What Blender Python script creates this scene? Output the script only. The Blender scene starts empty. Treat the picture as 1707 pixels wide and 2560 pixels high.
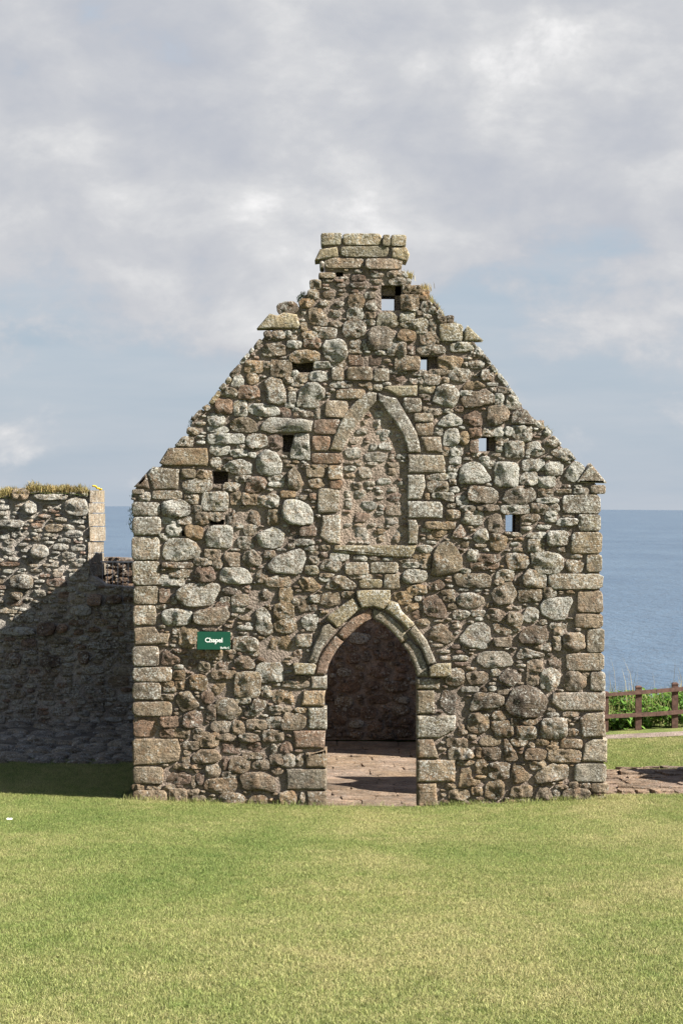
import bpy, bmesh, math, random
import numpy as np
from mathutils import Vector, noise
from mathutils.geometry import delaunay_2d_cdt

random.seed(7)
rng = np.random.default_rng(7)
SC = bpy.context.scene
COL = SC.collection

# ---------------------------------------------------------------- camera
D = 36.0                       # metres from the camera to the gable
K = 6.5 / 1187.0               # metres per photo pixel on the gable plane
F = D / K                      # focal length in photo pixels
HY = 1257.0                    # photo row of the eye level
ZC = (2003.0 - HY) * K         # eye height over the foot of the gable
ROLL = math.radians(-0.40)
cam_d = bpy.data.cameras.new('camera')
cam = bpy.data.objects.new('camera', cam_d)
COL.objects.link(cam)
cam.location = (0, -D, ZC)
cam.rotation_euler = (math.radians(90), ROLL, 0)
cam_d.sensor_fit = 'VERTICAL'
cam_d.sensor_height = 36.0
cam_d.sensor_width = 24.0
cam_d.lens = F / 2560.0 * 36.0
cam_d.shift_y = -(1280.0 - HY) / 2560.0
cam_d.clip_start = 0.5
cam_d.clip_end = 60000
SC.camera = cam

# ---------------------------------------------------------------- sky, sun, exposure
SUN_AZ = math.radians(19.0)    # in front of the gable plane, from the right
SUN_EL = math.radians(37.5)
SUN = Vector((math.cos(SUN_EL) * math.cos(SUN_AZ), -math.cos(SUN_EL) * math.sin(SUN_AZ), math.sin(SUN_EL)))
sun_d = bpy.data.lights.new('sun', 'SUN')
sun_d.energy = 5.0
sun_d.angle = math.radians(0.53)
sun_d.color = (1.0, 0.95, 0.87)
sun = bpy.data.objects.new('sun', sun_d)
COL.objects.link(sun)
sun.location = SUN * 60
sun.rotation_euler = (-SUN).to_track_quat('-Z', 'Y').to_euler()

SC.view_settings.view_transform = 'Standard'
SC.view_settings.look = 'None'
SC.view_settings.gamma = 1.0
SC.view_settings.use_curve_mapping = False
SC.view_settings.exposure = 1.75

world = bpy.data.worlds.new('World')
SC.world = world
world.use_nodes = True


def NT(tree):
    tree.nodes.clear()

    def n(kind, ins=None, **kw):
        nd = tree.nodes.new(kind)
        for k, v in kw.items():
            setattr(nd, k, v)
        if ins:
            for k, v in ins.items():
                s = nd.inputs[k]
                if hasattr(v, 'is_linked') or hasattr(v, 'links'):
                    tree.links.new(v, s)
                else:
                    s.default_value = v
        return nd
    return n


def math_n(n, op, a, b=0.0, clamp=False):
    nd = n('ShaderNodeMath', {0: a, 1: b}, operation=op)
    nd.use_clamp = clamp
    return nd.outputs[0]


def mixc(n, fac, a, b, blend='MIX'):
    nd = n('ShaderNodeMix', data_type='RGBA', blend_type=blend)
    t = nd.id_data
    for i, v in ((0, fac), (6, a), (7, b)):
        sock = nd.inputs[i]
        if hasattr(v, 'links'):
            t.links.new(v, sock)
        elif i == 0:
            sock.default_value = v
        else:
            sock.default_value = (*v, 1.0) if len(v) == 3 else v
    return nd.outputs[2]


def ramp(n, fac, stops, interp='LINEAR'):
    nd = n('ShaderNodeValToRGB', {0: fac})
    cr = nd.color_ramp
    cr.interpolation = interp
    while len(cr.elements) < len(stops):
        cr.elements.new(0.5)
    for e, (p, c) in zip(cr.elements, stops):
        e.position = p
        e.color = (c, c, c, 1) if isinstance(c, (int, float)) else (*c, 1)
    return nd.outputs[0]


SKY_OFF = (7.9, 1.0, 1.2)


def build_world():
    n = NT(world.node_tree)
    out = n('ShaderNodeOutputWorld')
    sky = n('ShaderNodeTexSky')
    sky.sky_type = 'NISHITA'
    sky.sun_disc = False
    sky.sun_elevation = SUN_EL
    sky.sun_rotation = math.radians(90) + SUN_AZ
    sky.air_density = 1.0
    sky.dust_density = 0.6
    tc = n('ShaderNodeTexCoord').outputs['Generated']
    sep = n('ShaderNodeSeparateXYZ', {0: tc})
    z = sep.outputs[2]
    mp = n('ShaderNodeMapping', {'Vector': tc, 'Location': SKY_OFF, 'Scale': (1.0, 1.0, 1.6)}).outputs[0]
    big = n('ShaderNodeTexNoise', {'Vector': mp, 'Scale': 7.0, 'Detail': 7.0, 'Roughness': 0.5, 'Distortion': 0.15}).outputs[0]
    fine = n('ShaderNodeTexNoise', {'Vector': mp, 'Scale': 21.0, 'Detail': 10.0, 'Roughness': 0.58, 'Distortion': 0.2}).outputs[0]
    veil_mp = n('ShaderNodeMapping', {'Vector': tc, 'Location': (0.1, 0.0, 0.5), 'Scale': (1.0, 1.0, 7.0)}).outputs[0]
    veil = n('ShaderNodeTexNoise', {'Vector': veil_mp, 'Scale': 7.0, 'Detail': 7.0, 'Roughness': 0.52}).outputs[0]
    shape = math_n(n, 'ADD', math_n(n, 'MULTIPLY', big, 0.55), math_n(n, 'MULTIPLY', fine, 0.45))
    # low in the sky one looks along the cloud deck, so it closes up; straight up one looks between the clouds
    cover = ramp(n, z, [(0.0, 0.10), (0.04, 0.10), (0.09, 0.20), (0.13, 0.29), (0.22, 0.24), (0.45, 0.10), (0.8, 0.02), (1.0, 0.02)])
    mask = math_n(n, 'ADD', shape, math_n(n, 'SUBTRACT', cover, 0.10))
    mask = ramp(n, mask, [(0.49, 0.0), (0.60, 1.0)], 'EASE')
    # billows: the side turned to the sun is lit, the far side and the base stay grey
    mp2 = n('ShaderNodeMapping', {'Vector': tc, 'Location': (SKY_OFF[0] + 0.012, SKY_OFF[1], SKY_OFF[2] + 0.016), 'Scale': (1.0, 1.0, 1.6)}).outputs[0]
    fine2 = n('ShaderNodeTexNoise', {'Vector': mp2, 'Scale': 21.0, 'Detail': 10.0, 'Roughness': 0.58, 'Distortion': 0.2}).outputs[0]
    big2 = n('ShaderNodeTexNoise', {'Vector': mp2, 'Scale': 7.0, 'Detail': 7.0, 'Roughness': 0.5, 'Distortion': 0.15}).outputs[0]
    relief = math_n(n, 'ADD', math_n(n, 'MULTIPLY', math_n(n, 'SUBTRACT', fine, fine2), 0.13), math_n(n, 'MULTIPLY', math_n(n, 'SUBTRACT', big, big2), 0.45))
    tone = math_n(n, 'ADD', math_n(n, 'MULTIPLY', shape, 0.85), math_n(n, 'ADD', relief, 0.075))
    lit = ramp(n, tone, [(0.36, (3.0, 3.17, 3.55)), (0.44, (3.25, 3.38, 3.68)), (0.52, (3.65, 3.73, 3.93)), (0.59, (4.3, 4.33, 4.42)), (0.67, (5.8, 5.75, 5.75))])
    base = sky.outputs[0]
    hz = ramp(n, z, [(0.0, 0.95), (0.14, 0.88), (0.40, 0.2), (1.0, 0.0)])
    hazec = mixc(n, ramp(n, veil, [(0.35, 0.0), (0.65, 1.0)]), (2.45, 2.95, 3.55), (3.05, 3.35, 3.8))
    base = mixc(n, hz, base, hazec)
    col = mixc(n, mask, base, lit)
    bg = n('ShaderNodeBackground', {'Color': col, 'Strength': 0.05})
    world.node_tree.links.new(bg.outputs[0], out.inputs[0])


build_world()


# ---------------------------------------------------------------- helpers
def W(px, py, y=0.0):
    """photo pixel -> (x, z) on the vertical plane at depth y"""
    u = (px - 853.5) / F
    v = -(py - HY) / F
    dx = u * math.cos(ROLL) + v * math.sin(ROLL)
    dz = -u * math.sin(ROLL) + v * math.cos(ROLL)
    return ((y + D) * dx, ZC + (y + D) * dz)


def link(o, parent=None, **props):
    COL.objects.link(o)
    if parent is not None:
        o.parent = parent
        o.matrix_parent_inverse = parent.matrix_world.inverted() if False else o.matrix_parent_inverse
    for k, v in props.items():
        o[k] = v
    return o


def empty(name, loc, label=None, category=None, group=None):
    o = bpy.data.objects.new(name, None)
    o.empty_display_size = 0.2
    o.location = loc
    COL.objects.link(o)
    if label:
        o['label'] = label
        o['category'] = category
    if group:
        o['group'] = group
    return o


def wloc(o):
    v = Vector((0, 0, 0))
    while o is not None:
        v += o.location
        o = o.parent
    return v


def mesh_obj(name, verts, faces, mat, parent=None, origin=None, smooth=False, cols=None, **props):
    """verts in world metres; the object's origin is put at `origin` (or the parent's)"""
    po = wloc(parent) if parent is not None else Vector((0, 0, 0))
    v = np.asarray(verts, dtype=np.float64).reshape(-1, 3)
    if origin is None:
        origin = po if parent is not None else Vector((0, 0, 0))
    origin = Vector(origin)
    v = v - np.array(origin)
    me = bpy.data.meshes.new(name)
    me.from_pydata(v.tolist(), [], faces)
    me.update()
    if smooth:
        me.polygons.foreach_set('use_smooth', [True] * len(me.polygons))
    if cols is not None:
        at = me.color_attributes.new('stone_col', 'FLOAT_COLOR', 'POINT')
        at.data.foreach_set('color', np.asarray(cols, dtype=np.float32).ravel())
    if mat is not None:
        me.materials.append(mat)
    o = bpy.data.objects.new(name, me)
    o.location = origin - po
    COL.objects.link(o)
    if parent is not None:
        o.parent = parent
    for k, val in props.items():
        o[k] = val
    return o


def box(x0, x1, y0, y1, z0, z1):
    v = [(x0, y0, z0), (x1, y0, z0), (x1, y1, z0), (x0, y1, z0), (x0, y0, z1), (x1, y0, z1), (x1, y1, z1), (x0, y1, z1)]
    f = [(0, 3, 2, 1), (4, 5, 6, 7), (0, 1, 5, 4), (1, 2, 6, 5), (2, 3, 7, 6), (3, 0, 4, 7)]
    return v, f


class MB:
    def __init__(s):
        s.v, s.f, s.c = [], [], []

    def add(s, v, f, c=None):
        o = len(s.v)
        s.v.extend(v)
        s.f.extend([tuple(i + o for i in q) for q in f])
        if c is not None:
            s.c.extend([c] * len(v))

    def box(s, *a, c=None):
        v, f = box(*a)
        s.add(v, f, c)

    def obj(s, name, mat, parent=None, **kw):
        return mesh_obj(name, s.v, s.f, mat, parent, cols=s.c if s.c else None, **kw)


def fbm(x, y, z):
    return noise.noise((x, y, z)) + 0.5 * noise.noise((x * 2.1 + 7, y * 2.1, z * 2.1))


def pip(poly, x, y):
    """point(s) in polygon, numpy"""
    x = np.asarray(x)
    y = np.asarray(y)
    r = np.zeros(np.broadcast(x, y).shape, bool)
    n = len(poly)
    for i in range(n):
        x0, y0 = poly[i]
        x1, y1 = poly[(i + 1) % n]
        if y0 == y1:
            continue
        c = ((y0 > y) != (y1 > y)) & (x < (x1 - x0) * (y - y0) / (y1 - y0) + x0)
        r ^= c
    return r


# ---------------------------------------------------------------- materials
def new_mat(name):
    m = bpy.data.materials.new(name)
    m.use_nodes = True
    n = NT(m.node_tree)
    out = n('ShaderNodeOutputMaterial')
    bs = n('ShaderNodeBsdfPrincipled', {'Roughness': 0.95, 'Specular IOR Level': 0.15})
    m.node_tree.links.new(bs.outputs[0], out.inputs[0])
    return m, n, bs, (lambda a, b: m.node_tree.links.new(a, b))


def tex_noise(n, vec, scale, detail=4, rough=0.55, dist=0.0):
    return n('ShaderNodeTexNoise', {'Vector': vec, 'Scale': scale, 'Detail': detail, 'Roughness': rough, 'Distortion': dist}).outputs[0]


def stone_material(name, flat=None, bump=1.0, lich=None, damp=0.0):
    """weathered sandstone: colour from the stone's own attribute (or one flat colour), lichen, grain, relief"""
    m, n, bs, L = new_mat(name)
    pos = n('ShaderNodeNewGeometry').outputs['Position']
    if flat is None:
        at = n('ShaderNodeAttribute', attribute_name='stone_col')
        base, alpha = at.outputs['Color'], at.outputs['Alpha']
    else:
        base = n('ShaderNodeRGB').outputs[0]
        base.default_value = (*flat, 1)
        alpha = n('ShaderNodeValue').outputs[0]
        alpha.default_value = lich or 0.3
    a = tex_noise(n, pos, 5.0, 4)
    b = tex_noise(n, pos, 22.0, 6, 0.66)
    c = tex_noise(n, pos, 70.0, 4, 0.68)
    w1 = tex_noise(n, pos, 1.1, 5, 0.6, 0.3)
    w2 = tex_noise(n, pos, 0.8, 3, 0.5)
    base = mixc(n, 0.40, base, (0.172, 0.146, 0.118))
    base = mixc(n, 1.0, base, ramp(n, w1, [(0.32, 0.62), (0.5, 0.98), (0.68, 1.25)]), 'MULTIPLY')
    base = mixc(n, ramp(n, w2, [(0.38, 0.0), (0.62, 1.0)]), base, mixc(n, 1.0, base, (1.02, 0.97, 0.84), 'MULTIPLY'))
    f1 = ramp(n, a, [(0.3, 0.68), (0.7, 1.26)])
    col = mixc(n, 1.0, base, f1, 'MULTIPLY')
    f2 = ramp(n, b, [(0.30, 0.45), (0.48, 0.98), (0.72, 1.34)])
    col = mixc(n, 1.0, col, f2, 'MULTIPLY')
    f3 = ramp(n, c, [(0.30, 0.55), (0.70, 1.38)])
    col = mixc(n, 1.0, col, f3, 'MULTIPLY')
    # rusty tint patches
    rust = ramp(n, tex_noise(n, pos, 9.0, 3), [(0.52, 0.0), (0.70, 0.45)])
    col = mixc(n, rust, col, mixc(n, 1.0, col, (1.22, 0.90, 0.68), 'MULTIPLY'))
    # pale crustose lichen in speckles and blotches, ochre lichen here and there
    l1 = tex_noise(n, pos, 34.0, 5, 0.72, 0.5)
    l0 = tex_noise(n, pos, 7.0, 3, 0.6)
    lsel = math_n(n, 'ADD', math_n(n, 'ADD', math_n(n, 'MULTIPLY', l1, 0.75), math_n(n, 'MULTIPLY', l0, 0.30)), math_n(n, 'MULTIPLY', alpha, 0.16))
    lm = ramp(n, lsel, [(0.615, 0.0), (0.665, 0.8)])
    lcol = mixc(n, c, (0.27, 0.265, 0.235), (0.60, 0.59, 0.54))
    col = mixc(n, lm, col, lcol)
    o1 = tex_noise(n, pos, 13.0, 4, 0.6)
    om = math_n(n, 'MULTIPLY', ramp(n, o1, [(0.58, 0.0), (0.70, 0.5)]), alpha)
    col = mixc(n, om, col, (0.24, 0.195, 0.07))
    dk = ramp(n, tex_noise(n, pos, 40.0, 4, 0.65), [(0.36, 0.85), (0.45, 0.0)])
    dk = math_n(n, 'MULTIPLY', dk, ramp(n, a, [(0.35, 0.3), (0.6, 0.95)]))
    col = mixc(n, dk, col, (0.06, 0.05, 0.042))
    L(col, bs.inputs['Base Color'])
    h = math_n(n, 'ADD', math_n(n, 'MULTIPLY', b, 1.0), math_n(n, 'MULTIPLY', c, 0.30))
    h = math_n(n, 'ADD', h, math_n(n, 'MULTIPLY', l1, 0.35))
    smp = n('ShaderNodeMapping', {'Vector': pos, 'Rotation': (0.0, 0.08, 0.0), 'Scale': (3.0, 3.0, 42.0)}).outputs[0]
    strata = tex_noise(n, smp, 1.0, 4, 0.6, 0.3)
    h = math_n(n, 'ADD', h, math_n(n, 'MULTIPLY', strata, ramp(n, tex_noise(n, pos, 2.6, 2), [(0.47, 0.0), (0.64, 0.8)])))
    bp = n('ShaderNodeBump', {'Height': h, 'Strength': 1.0, 'Distance': 0.065 * bump})
    L(bp.outputs[0], bs.inputs['Normal'])
    return m


M = {}
M['stone'] = stone_material('sandstone')
M['ashlar'] = stone_material('dressed_sandstone', bump=0.55)


def mortar_material(name, ca, cb, bump=1.0):
    m, n, bs, L = new_mat(name)
    pos = n('ShaderNodeNewGeometry').outputs['Position']
    a = tex_noise(n, pos, 4.0, 4)
    b = tex_noise(n, pos, 38.0, 5, 0.65)
    v = n('ShaderNodeTexVoronoi', {'Vector': pos, 'Scale': 34.0}).outputs[0]
    col = mixc(n, ramp(n, a, [(0.35, 0.0), (0.65, 1.0)]), ca, cb)
    col = mixc(n, 1.0, col, ramp(n, b, [(0.3, 0.55), (0.7, 1.35)]), 'MULTIPLY')
    col = mixc(n, 1.0, col, ramp(n, tex_noise(n, pos, 1.1, 5, 0.6, 0.3), [(0.32, 0.7), (0.68, 1.2)]), 'MULTIPLY')
    col = mixc(n, ramp(n, tex_noise(n, pos, 30.0, 5, 0.7), [(0.60, 0.0), (0.68, 0.6)]), col, (0.34, 0.33, 0.28))
    L(col, bs.inputs['Base Color'])
    h = math_n(n, 'SUBTRACT', b, math_n(n, 'MULTIPLY', v, 0.5))
    bp = n('ShaderNodeBump', {'Height': h, 'Strength': 0.8 * bump, 'Distance': 0.04})
    L(bp.outputs[0], bs.inputs['Normal'])
    return m


M['mortar'] = mortar_material('lime_mortar', (0.185, 0.146, 0.118), (0.245, 0.20, 0.165))
M['mortar_pale'] = mortar_material('pale_lime_mortar', (0.25, 0.192, 0.15), (0.32, 0.262, 0.212))
M['mortar_grey'] = mortar_material('grey_lime_mortar', (0.25, 0.22, 0.19), (0.34, 0.305, 0.265))


def simple_mat(name, col, rough=0.6, spec=0.3, var=0.15, scale=20.0, bump=0.0):
    m, n, bs, L = new_mat(name)
    pos = n('ShaderNodeNewGeometry').outputs['Position']
    b = tex_noise(n, pos, scale, 4)
    c = mixc(n, 1.0, col, ramp(n, b, [(0.3, 1 - var), (0.7, 1 + var)]), 'MULTIPLY')
    L(c, bs.inputs['Base Color'])
    bs.inputs['Roughness'].default_value = rough
    bs.inputs['Specular IOR Level'].default_value = spec
    if bump:
        bp = n('ShaderNodeBump', {'Height': b, 'Strength': bump, 'Distance': 0.01})
        L(bp.outputs[0], bs.inputs['Normal'])
    return m


M['sign_green'] = simple_mat('sign_green_paint', (0.006, 0.062, 0.036), 0.35, 0.4, 0.06)
M['sign_white'] = simple_mat('sign_white_paint', (0.78, 0.80, 0.76), 0.5, 0.3, 0.05)
M['fence_wood'] = simple_mat('stained_fence_wood', (0.085, 0.047, 0.035), 0.7, 0.25, 0.35, 18.0, 0.4)
M['rail_metal'] = simple_mat('galvanised_rail', (0.42, 0.42, 0.43), 0.5, 0.5, 0.15)
M['petal'] = simple_mat('white_petal', (0.80, 0.80, 0.78), 0.6, 0.2, 0.03)
M['yellow'] = simple_mat('yellow_petal', (0.75, 0.52, 0.02), 0.6, 0.2, 0.1)


def blade_material(name, cols, pscale=0.6, trans=0.35):
    """grass or leaf: colour wanders from tuft to tuft and over the ground, light passes through"""
    m, n, bs, L = new_mat(name)
    pos = n('ShaderNodeNewGeometry').outputs['Position']
    rnd = n('ShaderNodeNewGeometry').outputs['Random Per Island']
    inst = n('ShaderNodeObjectInfo').outputs['Random']
    mp = n('ShaderNodeMapping', {'Vector': pos, 'Scale': (1.1, 0.5, 1.0)}).outputs[0]
    p = tex_noise(n, mp, pscale, 6, 0.6, 0.3)
    q = tex_noise(n, mp, pscale * 11.0, 4, 0.6)
    s = math_n(n, 'ADD', math_n(n, 'MULTIPLY', p, 0.75), math_n(n, 'MULTIPLY', q, 0.35))
    s = math_n(n, 'ADD', s, math_n(n, 'MULTIPLY', rnd, 0.16))
    s = math_n(n, 'ADD', s, math_n(n, 'MULTIPLY', inst, 0.12))
    k = len(cols)
    stops = [(0.42 + 0.46 * i / (k - 1), c) for i, c in enumerate(cols)]
    col = ramp(n, s, stops)
    v = ramp(n, math_n(n, 'FRACT', math_n(n, 'ADD', math_n(n, 'MULTIPLY', rnd, 7.3), math_n(n, 'MULTIPLY', inst, 3.1))),
             [(0.0, 0.5), (1.0, 1.5)])
    col = mixc(n, 1.0, col, v, 'MULTIPLY')
    L(col, bs.inputs['Base Color'])
    bs.inputs['Roughness'].default_value = 0.55
    bs.inputs['Specular IOR Level'].default_value = 0.25
    out = [x for x in m.node_tree.nodes if x.type == 'OUTPUT_MATERIAL'][0]
    tr = n('ShaderNodeBsdfTranslucent', {'Color': col})
    mx = n('ShaderNodeMixShader', {0: trans, 1: bs.outputs[0], 2: tr.outputs[0]})
    m.node_tree.links.new(mx.outputs[0], out.inputs[0])
    return m


M['grass'] = blade_material('lawn_blades', [(0.082, 0.135, 0.030), (0.152, 0.200, 0.052), (0.230, 0.246, 0.084), (0.35, 0.315, 0.145)], 0.38)
M['dry_grass'] = blade_material('dry_grass_blades', [(0.11, 0.125, 0.035), (0.22, 0.19, 0.07), (0.29, 0.22, 0.09), (0.34, 0.26, 0.12)], 3.0)
M['tuft_green'] = blade_material('green_tuft_blades', [(0.03, 0.055, 0.012), (0.07, 0.10, 0.02), (0.14, 0.16, 0.04)], 3.0)
M['leaf'] = blade_material('broad_leaves', [(0.035, 0.09, 0.012), (0.075, 0.16, 0.02), (0.13, 0.22, 0.035)], 2.0)


def ground_material():
    m, n, bs, L = new_mat('lawn_soil_and_thatch')
    pos = n('ShaderNodeNewGeometry').outputs['Position']
    mp = n('ShaderNodeMapping', {'Vector': pos, 'Scale': (1.1, 0.5, 1.0)}).outputs[0]
    p = tex_noise(n, mp, 0.5, 6, 0.62, 0.3)
    q = tex_noise(n, pos, 60.0, 4, 0.6)
    col = ramp(n, p, [(0.35, (0.07, 0.10, 0.025)), (0.5, (0.13, 0.155, 0.045)), (0.66, (0.23, 0.21, 0.085))])
    col = mixc(n, 1.0, col, ramp(n, q, [(0.3, 0.5), (0.7, 1.4)]), 'MULTIPLY')
    L(col, bs.inputs['Base Color'])
    bp = n('ShaderNodeBump', {'Height': q, 'Strength': 0.7, 'Distance': 0.03})
    L(bp.outputs[0], bs.inputs['Normal'])
    return m


M['ground'] = ground_material()


def sea_material():
    m, n, bs, L = new_mat('sea_water')
    pos = n('ShaderNodeNewGeometry').outputs['Position']
    mp = n('ShaderNodeMapping', {'Vector': pos, 'Scale': (1.0, 0.45, 1.0)}).outputs[0]
    a = tex_noise(n, mp, 0.012, 4, 0.55)
    b = tex_noise(n, mp, 0.12, 6, 0.6)
    c = tex_noise(n, mp, 0.5, 4, 0.6)
    col = mixc(n, ramp(n, a, [(0.35, 0.0), (0.65, 1.0)]), (0.030, 0.064, 0.108), (0.052, 0.092, 0.138))
    L(col, bs.inputs['Base Color'])
    bs.inputs['Roughness'].default_value = 0.28
    bs.inputs['Specular IOR Level'].default_value = 0.5
    bs.inputs['IOR'].default_value = 1.33
    h = math_n(n, 'ADD', b, math_n(n, 'MULTIPLY', c, 0.25))
    bp = n('ShaderNodeBump', {'Height': h, 'Strength': 1.0, 'Distance': 2.6})
    L(bp.outputs[0], bs.inputs['Normal'])
    return m


M['sea'] = sea_material()

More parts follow.
